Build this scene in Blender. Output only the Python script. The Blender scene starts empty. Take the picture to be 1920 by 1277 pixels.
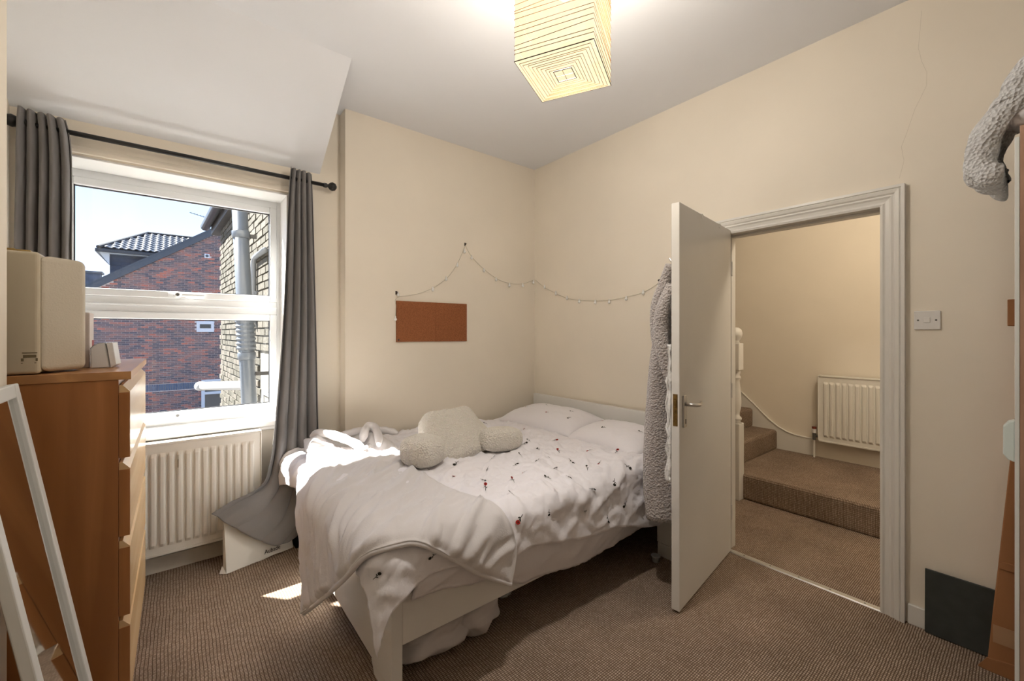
import bpy, bmesh, math, random
import numpy as np
from mathutils import Vector, Matrix, Quaternion, noise
from mathutils.bvhtree import BVHTree

random.seed(7)
PI = math.pi
scene = bpy.context.scene
COL = scene.collection

# ------------------------------------------------------------------ camera, sky, sun, exposure
CAM_H = 1.36
cam_data = bpy.data.cameras.new('camera')
cam_data.sensor_width = 36.0
cam_data.lens = 784.0 / 1920.0 * 36.0
cam_data.shift_y = -15.5 / 1920.0
cam_data.clip_start = 0.05
cam_data.clip_end = 300
cam = bpy.data.objects.new('camera', cam_data)
cam.location = (0, 0, CAM_H)
cam.rotation_euler = (math.radians(90), 0, math.radians(-38.65))
COL.objects.link(cam)
scene.camera = cam

SKY_STRENGTH = 4.6
SUN_STRENGTH = 36.0
LANTERN_WATTS = 72.0
HALL_WATTS = 20.0
SUN_DIR = Vector((0.88, -1.0, -1.42))

scene.view_settings.view_transform = 'Standard'
scene.view_settings.look = 'None'
scene.view_settings.gamma = 1.0
scene.view_settings.use_curve_mapping = False
scene.view_settings.exposure = 0.56
scene.cycles.max_bounces = 7
scene.cycles.diffuse_bounces = 4
scene.cycles.adaptive_threshold = 0.06
scene.cycles.transparent_max_bounces = 16

world = bpy.data.worlds.new('sky')
scene.world = world
world.use_nodes = True
wn, wl = world.node_tree.nodes, world.node_tree.links
wn.clear()
w_out = wn.new('ShaderNodeOutputWorld')
w_bg = wn.new('ShaderNodeBackground')
w_bg.inputs['Strength'].default_value = SKY_STRENGTH
w_tc = wn.new('ShaderNodeTexCoord')
w_sep = wn.new('ShaderNodeSeparateXYZ')
w_ramp = wn.new('ShaderNodeValToRGB')
cr = w_ramp.color_ramp
cr.elements[0].position = 0.0
cr.elements[0].color = (0.25, 0.25, 0.26, 1)
cr.elements[1].position = 1.0
cr.elements[1].color = (0.12, 0.19, 0.34, 1)
e = cr.elements.new(0.5); e.color = (0.30, 0.315, 0.345, 1)
e = cr.elements.new(0.56); e.color = (0.19, 0.24, 0.33, 1)
e = cr.elements.new(0.66); e.color = (0.115, 0.172, 0.30, 1)
w_map = wn.new('ShaderNodeMapRange')
w_map.inputs['From Min'].default_value = -1
w_map.inputs['From Max'].default_value = 1
wl.new(w_tc.outputs['Generated'], w_sep.inputs[0])
wl.new(w_sep.outputs['Z'], w_map.inputs['Value'])
wl.new(w_map.outputs[0], w_ramp.inputs[0])
wl.new(w_ramp.outputs[0], w_bg.inputs['Color'])
wl.new(w_bg.outputs[0], w_out.inputs[0])

sun_data = bpy.data.lights.new('sun', 'SUN')
sun_data.energy = SUN_STRENGTH
sun_data.angle = math.radians(0.6)
sun_data.color = (1.0, 0.955, 0.88)
sun = bpy.data.objects.new('sun', sun_data)
sun.rotation_euler = SUN_DIR.to_track_quat('-Z', 'Y').to_euler()
sun.location = (-6, 16, 22)
COL.objects.link(sun)

# ------------------------------------------------------------------ materials
MATS = {}


def _nodes(name):
    m = bpy.data.materials.new(name)
    m.use_nodes = True
    nt = m.node_tree
    b = nt.nodes['Principled BSDF']
    return m, nt, b


def _pos(nt, scale=1.0, stretch=(1, 1, 1), obj=False):
    if obj:
        g = nt.nodes.new('ShaderNodeTexCoord').outputs['Object']
    else:
        g = nt.nodes.new('ShaderNodeNewGeometry').outputs['Position']
    mp = nt.nodes.new('ShaderNodeMapping')
    mp.inputs['Scale'].default_value = (scale * stretch[0], scale * stretch[1], scale * stretch[2])
    nt.links.new(g, mp.inputs['Vector'])
    return mp.outputs[0]


def mat(name, color, rough=0.6, spec=0.4, metal=0.0, var=0.0, var_scale=3.0, stretch=(1, 1, 1),
        bump=0.0, bump_scale=60.0, bump_kind='noise', sheen=0.0, dist=0.002, bstretch=(1, 1, 1), trans=0.0):
    m, nt, b = _nodes(name)
    b.inputs['Base Color'].default_value = (*color, 1)
    b.inputs['Roughness'].default_value = rough
    b.inputs['Specular IOR Level'].default_value = spec
    b.inputs['Metallic'].default_value = metal
    if sheen:
        b.inputs['Sheen Weight'].default_value = sheen
        b.inputs['Sheen Roughness'].default_value = 0.5
    if trans:
        b.inputs['Subsurface Weight'].default_value = trans
        b.inputs['Subsurface Radius'].default_value = (.02, .02, .02)
    if var:
        n = nt.nodes.new('ShaderNodeTexNoise')
        n.inputs['Scale'].default_value = var_scale
        n.inputs['Detail'].default_value = 4
        nt.links.new(_pos(nt, 1, stretch), n.inputs['Vector'])
        mr = nt.nodes.new('ShaderNodeMapRange')
        mr.inputs['From Min'].default_value = 0.3
        mr.inputs['From Max'].default_value = 0.7
        mr.inputs['To Min'].default_value = 1 - var
        mr.inputs['To Max'].default_value = 1 + var * 0.5
        nt.links.new(n.outputs[0], mr.inputs[0])
        mx = nt.nodes.new('ShaderNodeVectorMath')
        mx.operation = 'SCALE'
        mx.inputs[0].default_value = color
        nt.links.new(mr.outputs[0], mx.inputs['Scale'])
        nt.links.new(mx.outputs[0], b.inputs['Base Color'])
    if bump:
        if bump_kind == 'voronoi':
            n = nt.nodes.new('ShaderNodeTexVoronoi')
            n.inputs['Scale'].default_value = bump_scale
            out = n.outputs['Distance']
        else:
            n = nt.nodes.new('ShaderNodeTexNoise')
            n.inputs['Scale'].default_value = bump_scale
            n.inputs['Detail'].default_value = 3
            out = n.outputs[0]
        nt.links.new(_pos(nt, 1, bstretch), n.inputs['Vector'])
        bp = nt.nodes.new('ShaderNodeBump')
        bp.inputs['Strength'].default_value = bump
        bp.inputs['Distance'].default_value = dist
        nt.links.new(out, bp.inputs['Height'])
        nt.links.new(bp.outputs[0], b.inputs['Normal'])
    MATS[name] = m
    return m


def carpet(name, c1, c2, dark):
    m, nt, b = _nodes(name)
    b.inputs['Roughness'].default_value = 0.95
    b.inputs['Specular IOR Level'].default_value = 0.1
    br = nt.nodes.new('ShaderNodeTexBrick')
    br.offset = 0.0
    br.inputs['Color1'].default_value = (*c1, 1)
    br.inputs['Color2'].default_value = (*c2, 1)
    br.inputs['Mortar'].default_value = (*dark, 1)
    br.inputs['Scale'].default_value = 1.0
    br.inputs['Mortar Size'].default_value = 0.0021
    br.inputs['Mortar Smooth'].default_value = 0.6
    br.inputs['Brick Width'].default_value = 0.0125
    br.inputs['Row Height'].default_value = 0.0085
    # a little wander so the loops do not form a perfect grid
    geo = nt.nodes.new('ShaderNodeNewGeometry')
    sp_ = nt.nodes.new('ShaderNodeSeparateXYZ'); nt.links.new(geo.outputs['Position'], sp_.inputs[0])
    sn_ = nt.nodes.new('ShaderNodeSeparateXYZ'); nt.links.new(geo.outputs['True Normal'], sn_.inputs[0])
    cmb = nt.nodes.new('ShaderNodeCombineXYZ')
    for ax in ('X', 'Y'):
        ab = nt.nodes.new('ShaderNodeMath'); ab.operation = 'ABSOLUTE'; nt.links.new(sn_.outputs[ax], ab.inputs[0])
        ma = nt.nodes.new('ShaderNodeMath'); ma.operation = 'MULTIPLY_ADD'
        nt.links.new(ab.outputs[0], ma.inputs[0]); nt.links.new(sp_.outputs['Z'], ma.inputs[1]); nt.links.new(sp_.outputs[ax], ma.inputs[2])
        nt.links.new(ma.outputs[0], cmb.inputs[ax])
    pos = cmb.outputs[0]
    wob = nt.nodes.new('ShaderNodeTexNoise')
    wob.inputs['Scale'].default_value = 9.0
    nt.links.new(pos, wob.inputs['Vector'])
    sc = nt.nodes.new('ShaderNodeVectorMath'); sc.operation = 'SCALE'
    sc.inputs['Scale'].default_value = 0.012
    nt.links.new(wob.outputs['Color'], sc.inputs[0])
    ad = nt.nodes.new('ShaderNodeVectorMath'); ad.operation = 'ADD'
    nt.links.new(pos, ad.inputs[0]); nt.links.new(sc.outputs[0], ad.inputs[1])
    nt.links.new(ad.outputs[0], br.inputs['Vector'])
    n2 = nt.nodes.new('ShaderNodeTexNoise')
    n2.inputs['Scale'].default_value = 4.0
    n2.inputs['Detail'].default_value = 5
    nt.links.new(pos, n2.inputs['Vector'])
    mr = nt.nodes.new('ShaderNodeMapRange')
    mr.inputs['From Min'].default_value = 0.3; mr.inputs['From Max'].default_value = 0.7
    mr.inputs['To Min'].default_value = 0.86; mr.inputs['To Max'].default_value = 1.1
    nt.links.new(n2.outputs[0], mr.inputs[0])
    mx = nt.nodes.new('ShaderNodeVectorMath'); mx.operation = 'SCALE'
    nt.links.new(br.outputs['Color'], mx.inputs[0])
    nt.links.new(mr.outputs[0], mx.inputs['Scale'])
    nt.links.new(mx.outputs[0], b.inputs['Base Color'])
    bp = nt.nodes.new('ShaderNodeBump')
    bp.invert = True
    bp.inputs['Strength'].default_value = 0.7
    bp.inputs['Distance'].default_value = 0.004
    nt.links.new(br.outputs['Fac'], bp.inputs['Height'])
    nt.links.new(bp.outputs[0], b.inputs['Normal'])
    MATS[name] = m
    return m


def wood(name, c1, c2, rough=0.4, stretch=(6, 6, 0.7), scale=3.0):
    m, nt, b = _nodes(name)
    b.inputs['Roughness'].default_value = rough
    n = nt.nodes.new('ShaderNodeTexNoise')
    n.inputs['Scale'].default_value = scale
    n.inputs['Detail'].default_value = 6
    n.inputs['Distortion'].default_value = 0.6
    nt.links.new(_pos(nt, 1, stretch), n.inputs['Vector'])
    r = nt.nodes.new('ShaderNodeValToRGB')
    r.color_ramp.elements[0].position = 0.35; r.color_ramp.elements[0].color = (*c1, 1)
    r.color_ramp.elements[1].position = 0.68; r.color_ramp.elements[1].color = (*c2, 1)
    nt.links.new(n.outputs[0], r.inputs[0])
    nt.links.new(r.outputs[0], b.inputs['Base Color'])
    MATS[name] = m
    return m


def brick_mat(name, stops, rough=0.9, bump=0.35):
    """colour per brick: a random value per object, or the 'rnd' face attribute of a joined mesh"""
    m, nt, b = _nodes(name)
    b.inputs['Roughness'].default_value = rough
    b.inputs['Specular IOR Level'].default_value = 0.15
    oi = nt.nodes.new('ShaderNodeObjectInfo')
    at = nt.nodes.new('ShaderNodeAttribute'); at.attribute_name = 'rnd'
    ad = nt.nodes.new('ShaderNodeMath'); ad.operation = 'ADD'
    fr = nt.nodes.new('ShaderNodeMath'); fr.operation = 'FRACT'
    nt.links.new(oi.outputs['Random'], ad.inputs[0]); nt.links.new(at.outputs['Fac'], ad.inputs[1])
    nt.links.new(ad.outputs[0], fr.inputs[0])
    r = nt.nodes.new('ShaderNodeValToRGB')
    els = r.color_ramp.elements
    els[0].position, els[0].color = stops[0][0], (*stops[0][1], 1)
    els[1].position, els[1].color = stops[-1][0], (*stops[-1][1], 1)
    for p, c in stops[1:-1]:
        q = els.new(p); q.color = (*c, 1)
    nt.links.new(fr.outputs[0], r.inputs[0])
    n = nt.nodes.new('ShaderNodeTexNoise'); n.inputs['Scale'].default_value = 35.0; n.inputs['Detail'].default_value = 5
    nt.links.new(_pos(nt), n.inputs['Vector'])
    mr = nt.nodes.new('ShaderNodeMapRange')
    mr.inputs['From Min'].default_value = 0.3; mr.inputs['From Max'].default_value = 0.7
    mr.inputs['To Min'].default_value = 0.7; mr.inputs['To Max'].default_value = 1.15
    nt.links.new(n.outputs[0], mr.inputs[0])
    mx = nt.nodes.new('ShaderNodeVectorMath'); mx.operation = 'SCALE'
    nt.links.new(r.outputs[0], mx.inputs[0]); nt.links.new(mr.outputs[0], mx.inputs['Scale'])
    nt.links.new(mx.outputs[0], b.inputs['Base Color'])
    bp = nt.nodes.new('ShaderNodeBump'); bp.inputs['Strength'].default_value = bump; bp.inputs['Distance'].default_value = 0.01
    nt.links.new(n.outputs[0], bp.inputs['Height']); nt.links.new(bp.outputs[0], b.inputs['Normal'])
    MATS[name] = m
    return m


def glass_mat(name):
    m = bpy.data.materials.new(name); m.use_nodes = True
    nt = m.node_tree; nt.nodes.clear()
    o = nt.nodes.new('ShaderNodeOutputMaterial')
    t = nt.nodes.new('ShaderNodeBsdfTransparent'); t.inputs[0].default_value = (.97, .98, .98, 1)
    g = nt.nodes.new('ShaderNodeBsdfGlossy'); g.inputs['Roughness'].default_value = 0.02
    mx = nt.nodes.new('ShaderNodeMixShader')
    mx.inputs[0].default_value = 0.035
    nt.links.new(t.outputs[0], mx.inputs[1]); nt.links.new(g.outputs[0], mx.inputs[2])
    nt.links.new(mx.outputs[0], o.inputs[0])
    MATS[name] = m
    return m


def paper_mat(name):
    """rice paper around a lit bulb: part of the bulb's light passes straight, the sheet itself glows"""
    m = bpy.data.materials.new(name); m.use_nodes = True
    nt = m.node_tree; nt.nodes.clear()
    o = nt.nodes.new('ShaderNodeOutputMaterial')
    t = nt.nodes.new('ShaderNodeBsdfTransparent'); t.inputs[0].default_value = (1, .97, .90, 1)
    em = nt.nodes.new('ShaderNodeEmission')
    n = nt.nodes.new('ShaderNodeTexNoise'); n.inputs['Scale'].default_value = 22.0; n.inputs['Detail'].default_value = 6
    nt.links.new(_pos(nt), n.inputs['Vector'])
    r = nt.nodes.new('ShaderNodeValToRGB')
    r.color_ramp.elements[0].position = .3; r.color_ramp.elements[0].color = (1.0, .84, .50, 1)
    r.color_ramp.elements[1].position = .7; r.color_ramp.elements[1].color = (1.0, .90, .60, 1)
    nt.links.new(n.outputs[0], r.inputs[0]); nt.links.new(r.outputs[0], em.inputs[0])
    em.inputs[1].default_value = 0.86
    mx = nt.nodes.new('ShaderNodeMixShader'); mx.inputs[0].default_value = 0.72
    nt.links.new(t.outputs[0], mx.inputs[1]); nt.links.new(em.outputs[0], mx.inputs[2])
    nt.links.new(mx.outputs[0], o.inputs[0])
    MATS[name] = m
    return m


mat('wall_cream', (.865, .79, .678), .75, .25, var=.04, var_scale=1.6, bump=.08, bump_scale=45)
mat('ceiling_white', (.84, .85, .885), .8, .2, var=.03, var_scale=1.2, bump=.06, bump_scale=30)
mat('gloss_white', (.80, .775, .73), .35, .45, var=.03, var_scale=4)
mat('door_white', (.78, .755, .71), .38, .4, var=.03, var_scale=3)
mat('skirting_white', (.72, .69, .62), .4, .4, var=.12, var_scale=9)
mat('upvc', (.84, .85, .86), .22, .5)
mat('gasket', (.012, .012, .014), .5, .3)
mat('sill_white', (.86, .85, .83), .3, .5)
mat('radiator_white', (.80, .775, .72), .35, .45)
mat('black_metal', (.015, .015, .016), .35, .5)
mat('curtain_grey', (.215, .205, .205), .85, .2, bump=.25, bump_scale=420, sheen=.25, dist=.001, bstretch=(1, 1, .2), var=.06, var_scale=6)
mat('bed_white', (.78, .765, .735), .32, .45)
mat('mattress_white', (.75, .74, .72), .8, .2)
mat('duvet_white', (.84, .815, .845), .8, .2, bump=.35, bump_scale=70, dist=.004, sheen=.1)
mat('sheet_white', (.80, .775, .80), .8, .2, bump=.25, bump_scale=50, dist=.004)
mat('throw_white', (.69, .66, .66), .9, .15, bump=.5, bump_scale=180, dist=.002, sheen=.4)
mat('sherpa_cream', (.80, .75, .67), .95, .1, bump=1.0, bump_scale=105, bump_kind='voronoi', dist=.009, sheen=.3)
mat('gown_grey', (.50, .455, .44), .95, .1, bump=1.0, bump_scale=105, bump_kind='voronoi', dist=.008, sheen=.4)
mat('fleece_grey', (.64, .64, .65), .95, .1, bump=1.0, bump_scale=100, bump_kind='voronoi', dist=.008, sheen=.4)
mat('lace_white', (.82, .81, .79), .9, .1, bump=.6, bump_scale=90, bump_kind='voronoi', dist=.004)
wood('beech', (.33, .125, .035), (.46, .19, .06), .36, stretch=(7, 7, .55), scale=2.2)
wood('beech_top_lit', (.42, .20, .075), (.55, .28, .11), .28, stretch=(7, .6, 7), scale=2.2)  # lighter than the sides: bright sheen of the top put into the colour
wood('beech_front_lit', (.66, .43, .22), (.78, .55, .31), .25, stretch=(5, .5, 5), scale=2.0)  # lighter beech: window reflection on the drawer fronts put into the colour
wood('wardrobe_wood', (.40, .23, .155), (.52, .31, .215), .45, stretch=(6, 6, .5), scale=2.4)
mat('melamine_white', (.82, .84, .83), .3, .45)
mat('mint_white', (.74, .82, .79), .3, .45)
mat('mirror_frame', (.74, .75, .74), .4, .4)
mat('mirror_side', (.44, .40, .34), .5, .4)
mat('mirror_glass', (.82, .83, .82), .04, .5, metal=1.0)
mat('case_smooth', (.62, .545, .41), .42, .4, var=.03, var_scale=4)
mat('case_leather', (.60, .535, .43), .55, .35, bump=.55, bump_scale=170, dist=.002)
mat('brass', (.42, .30, .12), .35, .5, metal=1.0)
mat('logo_brown', (.20, .155, .09), .6, .3)
mat('aged_brass', (.20, .12, .035), .45, .5, metal=.8, var=.4, var_scale=60)
mat('satin_metal', (.62, .61, .60), .3, .5, metal=1.0)
mat('chrome', (.75, .75, .76), .15, .5, metal=1.0)
mat('aluminium', (.72, .71, .69), .32, .5, metal=.9)
mat('cork', (.33, .125, .055), .9, .1, var=.25, var_scale=160, bump=.3, bump_scale=260)
mat('pin_dark', (.05, .035, .03), .5, .4)
mat('cord_cream', (.60, .56, .46), .6, .3)
mat('bulb_white', (.88, .88, .86), .25, .5)
mat('crack_line', (.62, .55, .46), .8, .1)
mat('plastic_white', (.80, .78, .76), .3, .5)
mat('dark_board', (.050, .056, .052), .55, .35, var=.2, var_scale=20)
mat('cardboard', (.37, .17, .075), .75, .2, var=.12, var_scale=7, stretch=(1, 1, .3))
mat('tape', (.45, .27, .15), .25, .5)
mat('bag_white', (.78, .77, .735), .45, .35, bump=.15, bump_scale=12, dist=.01)
mat('print_black', (.012, .012, .014), .6, .2)
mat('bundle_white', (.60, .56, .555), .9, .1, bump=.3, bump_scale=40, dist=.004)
mat('clear_plastic', (.55, .56, .56), .15, .6)
mat('embroidery_dark', (.035, .033, .028), .9, .1)
mat('embroidery_red', (.34, .025, .02), .9, .1)
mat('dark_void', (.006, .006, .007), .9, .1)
mat('book_pink', (.62, .54, .50), .5, .3)
mat('book_red', (.35, .02, .02), .5, .3)
mat('frosted', (.80, .81, .84), .25, .5, trans=.3)
mat('acrylic_line', (.18, .18, .19), .3, .5)
mat('reed_brown', (.26, .105, .03), .7, .2)
mat('wire_dark', (.06, .025, .01), .6, .3)
mat('valve_red', (.20, .035, .02), .4, .4)
mat('valve_grey', (.12, .115, .11), .4, .4)
mat('fascia_dark', (.028, .026, .026), .5, .3, var=.3, var_scale=8)
mat('gutter_black', (.016, .019, .024), .3, .5)
mat('pipe_grey', (.062, .074, .092), .35, .45)
mat('pipe_pale', (.15, .16, .17), .4, .4)
mat('pipe_white', (.28, .28, .275), .4, .4)
mat('mortar_pale', (.15, .143, .12), .95, .1, bump=.4, bump_scale=60)
mat('mortar_grey', (.58, .52, .50), .95, .1)
mat('verge_slate', (.055, .066, .080), .6, .3)
mat('tile_slate', (.050, .056, .066), .38, .5, var=.4, var_scale=12)
mat('cladding_slate', (.040, .055, .085), .7, .3, var=.3, var_scale=3)
mat('house_white', (.50, .52, .55), .5, .3)
mat('window_dark', (.03, .04, .05), .08, .6)
mat('yard_ground', (.15, .14, .13), .9, .1, var=.2, var_scale=2)
mat('render_grey', (.30, .285, .26), .8, .2)
carpet('carpet', (.56, .44, .345), (.39, .29, .215), (.145, .097, .066))
brick_mat('brick_red', [(0, (.085, .08, .095)), (.35, (.14, .105, .11)), (.6, (.21, .13, .12)), (.85, (.27, .135, .115)), (1, (.40, .135, .095))])
brick_mat('brick_blue', [(0, (.075, .10, .15)), (1, (.11, .135, .18))])
brick_mat('brick_stock', [(0, (.060, .056, .044)), (.5, (.082, .076, .062)), (1, (.108, .096, .08))], bump=.8)
glass_mat('glass')
paper_mat('rice_paper')
M = MATS


# ------------------------------------------------------------------ mesh helpers
class MB:
    def __init__(self):
        self.v = []; self.f = []; self.mi = []

    def add(self, verts, faces, mi=0):
        o = len(self.v)
        self.v += [tuple(p) for p in verts]
        self.f += [tuple(i + o for i in q) for q in faces]
        self.mi += [mi] * len(faces)

    def box(self, x0, x1, y0, y1, z0, z1, mi=0, mtx=None):
        if x0 > x1: x0, x1 = x1, x0
        if y0 > y1: y0, y1 = y1, y0
        if z0 > z1: z0, z1 = z1, z0
        vs = [Vector(p) for p in ((x0, y0, z0), (x1, y0, z0), (x1, y1, z0), (x0, y1, z0),
                                  (x0, y0, z1), (x1, y0, z1), (x1, y1, z1), (x0, y1, z1))]
        if mtx is not None:
            vs = [mtx @ p for p in vs]
        self.add(vs, [(3, 2, 1, 0), (4, 5, 6, 7), (0, 1, 5, 4), (1, 2, 6, 5), (2, 3, 7, 6), (3, 0, 4, 7)], mi)
        return self

    def prism(self, poly, axis, a0, a1, mi=0, mtx=None):
        """poly: 2D points; axis 0: (y,z) along x, 1: (x,z) along y, 2: (x,y) along z"""
        def P(p, a):
            q = (a, p[0], p[1]) if axis == 0 else ((p[0], a, p[1]) if axis == 1 else (p[0], p[1], a))
            return mtx @ Vector(q) if mtx is not None else q
        n = len(poly)
        vs = [P(p, a0) for p in poly] + [P(p, a1) for p in poly]
        fs = [tuple(range(n))[::-1], tuple(range(n, 2 * n))]
        fs += [(i, (i + 1) % n, n + (i + 1) % n, n + i) for i in range(n)]
        self.add(vs, fs, mi)
        return self

    def tube(self, pts, r, n=10, mi=0, caps=True):
        pts = [Vector(p) for p in pts]
        rs = r if isinstance(r, (list, tuple)) else [r] * len(pts)
        rings = []
        prev = None
        for i, p in enumerate(pts):
            d = (pts[min(i + 1, len(pts) - 1)] - pts[max(i - 1, 0)]).normalized()
            if prev is None:
                a = Vector((0, 0, 1)) if abs(d.z) < .9 else Vector((1, 0, 0))
                u = d.cross(a).normalized()
            else:
                u = (prev - d * prev.dot(d)).normalized()
            prev = u
            w = d.cross(u)
            rings.append([p + (u * math.cos(2 * PI * k / n) + w * math.sin(2 * PI * k / n)) * rs[i] for k in range(n)])
        vs = [q for ring in rings for q in ring]
        fs = []
        for i in range(len(pts) - 1):
            for k in range(n):
                fs.append((i * n + k, i * n + (k + 1) % n, (i + 1) * n + (k + 1) % n, (i + 1) * n + k))
        if caps:
            fs.append(tuple(range(n))[::-1])
            fs.append(tuple(range((len(pts) - 1) * n, len(pts) * n)))
        self.add(vs, fs, mi)
        return self

    def lathe(self, prof, c, n=20, mi=0, mtx=None):
        """prof: (radius, z) pairs about a vertical axis through c"""
        vs = []
        for r, z in prof:
            for k in range(n):
                p = Vector((r * math.cos(2 * PI * k / n), r * math.sin(2 * PI * k / n), z))
                if mtx is not None: p = mtx @ p
                vs.append(p + Vector(c))
        fs = []
        for i in range(len(prof) - 1):
            for k in range(n):
                fs.append((i * n + k, i * n + (k + 1) % n, (i + 1) * n + (k + 1) % n, (i + 1) * n + k))
        fs.append(tuple(range(n))[::-1]); fs.append(tuple(range((len(prof) - 1) * n, len(prof) * n)))
        self.add(vs, fs, mi)
        return self

    def grid(self, fn, nu, nv, mi=0, wrap=False):
        vs = [fn(i / (nu - 1), j / (nv - 1)) for i in range(nu) for j in range(nv)]
        fs = [(i * nv + j, (i + 1) * nv + j, (i + 1) * nv + j + 1, i * nv + j + 1) for i in range(nu - 1) for j in range(nv - 1)]
        if wrap:
            fs += [((nu - 1) * nv + j, j, j + 1, (nu - 1) * nv + j + 1) for j in range(nv - 1)]
        self.add(vs, fs, mi)
        return self

    def build(self, name, mats, parent=None, smooth=False, bevel=0.0, seg=2, solid=0.0, sub=0, fixn=True, weld=0.0):
        me = bpy.data.meshes.new(name)
        me.from_pydata(self.v, [], self.f)
        if not isinstance(mats, (list, tuple)): mats = [mats]
        for m_ in mats: me.materials.append(M[m_] if isinstance(m_, str) else m_)
        me.polygons.foreach_set('material_index', self.mi)
        if fixn:
            bm = bmesh.new(); bm.from_mesh(me)
            if weld: bmesh.ops.remove_doubles(bm, verts=bm.verts, dist=weld)
            bmesh.ops.recalc_face_normals(bm, faces=bm.faces)
            bm.to_mesh(me); bm.free()
        if smooth:
            me.polygons.foreach_set('use_smooth', [True] * len(me.polygons))
        me.update()
        o = bpy.data.objects.new(name, me)
        COL.objects.link(o)
        attach(o, parent)
        if solid:
            md = o.modifiers.new('thickness', 'SOLIDIFY'); md.thickness = solid; md.offset = -1 if solid > 0 else 1
            md.thickness = abs(solid)
        if bevel:
            md = o.modifiers.new('bevel', 'BEVEL'); md.width = bevel; md.segments = seg
            md.limit_method = 'ANGLE'; md.angle_limit = math.radians(40)
            md.harden_normals = False
        if sub:
            md = o.modifiers.new('sub', 'SUBSURF'); md.levels = sub; md.render_levels = sub
        return o


def attach(o, parent):
    if parent is None: return
    o.parent = parent
    mtx = Matrix.Translation(parent.location)
    if parent.parent is not None:
        mtx = Matrix.Translation(Vector((0, 0, 0))) if parent.type != 'EMPTY' else mtx
    o.matrix_parent_inverse = mtx.inverted()


def thing(name, label, cat, loc=(0, 0, 0), group=None, kind=None):
    o = bpy.data.objects.new(name, None)
    o.empty_display_size = .05
    COL.objects.link(o)
    o.location = loc
    return tag(o, label, cat, group, kind)


def tag(o, label=None, cat=None, group=None, kind=None):
    if label: o['label'] = label
    if cat: o['category'] = cat
    if group: o['group'] = group
    if kind: o['kind'] = kind
    return o


def structure(o, label=None):
    o['kind'] = 'structure'
    if label: o['label'] = label
    return o


def lerp(a, b, t): return a + (b - a) * t


def smooth01(t):
    t = max(0.0, min(1.0, t)); return t * t * (3 - 2 * t)


def spline(pts, t):
    """Catmull-Rom through pts, t in 0..1"""
    n = len(pts) - 1
    s = max(0.0, min(n - 1e-6, t * n)); i = int(s); f = s - i
    P = [Vector(pts[max(0, min(n, k))]) for k in (i - 1, i, i + 1, i + 2)]
    return 0.5 * ((2 * P[1]) + (P[2] - P[0]) * f + (2 * P[0] - 5 * P[1] + 4 * P[2] - P[3]) * f * f
                  + (3 * P[1] - P[0] - 3 * P[2] + P[3]) * f ** 3)


def nz(x, y, z=0.0): return noise.noise(Vector((x, y, z)))


def ridge(x, y, z=0.0): return 1 - abs(noise.noise(Vector((x, y, z)))) * 2


# ------------------------------------------------------------------ the room shell
H = 2.92
XL, XR, YB, YW, YF = -0.64, 2.68, 3.003, 3.12, -1.3
WX0, WX1, WZ0, WZ1 = -0.53, 0.58, 0.775, 2.285
YOUT = 3.42
DY0, DY1, DZ = 0.43, 1.237, 2.0
XH = 2.80          # hall side of the door wall
HX = 4.67          # far hall wall

b = MB().box(-.9, XR, YF - .15, YOUT, -.12, 0)
b.box(XR, HX + .15, -1.0, 3.6, -.12, 0)
floor = structure(b.build('floor', 'carpet'), 'brown looped carpet running through the room and hall')

b = MB().box(-.9, XR + .12, YF - .15, YOUT, H, H + .15)
b.box(XH, HX + .15, -1.0, 3.6, H, H + .15)
ceiling = structure(b.build('ceiling', 'ceiling_white'), 'flat white painted ceiling')

# the sloping soffit over the window
b = MB().prism([(2.417, H + .01), (YW + .01, 2.457), (YW + .01, H + .01)], 0, XL - .1, .775)
structure(b.build('ceiling_slope', 'ceiling_white'), 'white sloping ceiling above the window')

b = MB()
b.box(-.9, WX1, YW, YOUT, 0, WZ0)
b.box(-.9, WX1, YW, YOUT, WZ1, H)
b.box(-.9, WX0, YW, YOUT, WZ0, WZ1)
b.box(WX1, .913, YW, YOUT, 0, H)
b.box(.913, XR + .12, YB, YOUT, 0, H)
wall_back = structure(b.build('wall_back', 'wall_cream'), 'cream wall with the window and the corkboard')
# white reveal lining of the window opening and the moulding above it
b = MB()
b.box(WX0, WX1, YW - .001, YW + .23, WZ1 - .012, WZ1 - .001)
b.box(WX1 - .012, WX1 - .001, YW - .001, YW + .23, WZ0, WZ1 - .012)
b.box(WX0 + .001, WX0 + .012, YW - .001, YW + .23, WZ0, WZ1 - .012)
structure(b.build('trim_1', 'sill_white', bevel=.002), 'white window reveal lining')
b = MB().prism([(YW, WZ1 + .008), (YW - .010, WZ1 + .012), (YW - .014, WZ1 + .03), (YW - .006, WZ1 + .045), (YW, WZ1 + .05)], 0, WX0 - .08, WX1 + .06)
structure(b.build('trim_2', 'wall_cream', bevel=.003), 'cream moulding above the window opening')

b = MB()
b.box(XR, XH, YF, DY0, 0, H)
b.box(XR, XH, DY1, YB, 0, H)
b.box(XR, XH, DY0, DY1, DZ, H)
wall_right = structure(b.build('wall_right', 'wall_cream'), 'cream wall with the open door')
# a hairline crack above the architrave
crack = [(.326, 2.843), (.337, 2.676), (.326, 2.609), (.309, 2.551), (.31, 2.491), (.331, 2.439), (.349, 2.398),
         (.377, 2.296), (.395, 2.24), (.391, 2.201), (.386, 2.173), (.395, 2.126), (.403, 2.09)]
b = MB()
for (y0, z0), (y1, z1) in zip(crack, crack[1:]):
    b.tube([(XR, y0, z0), (XR, y1, z1)], .0005, 5)
b.build('plaster_crack', 'crack_line', wall_right)

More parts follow.
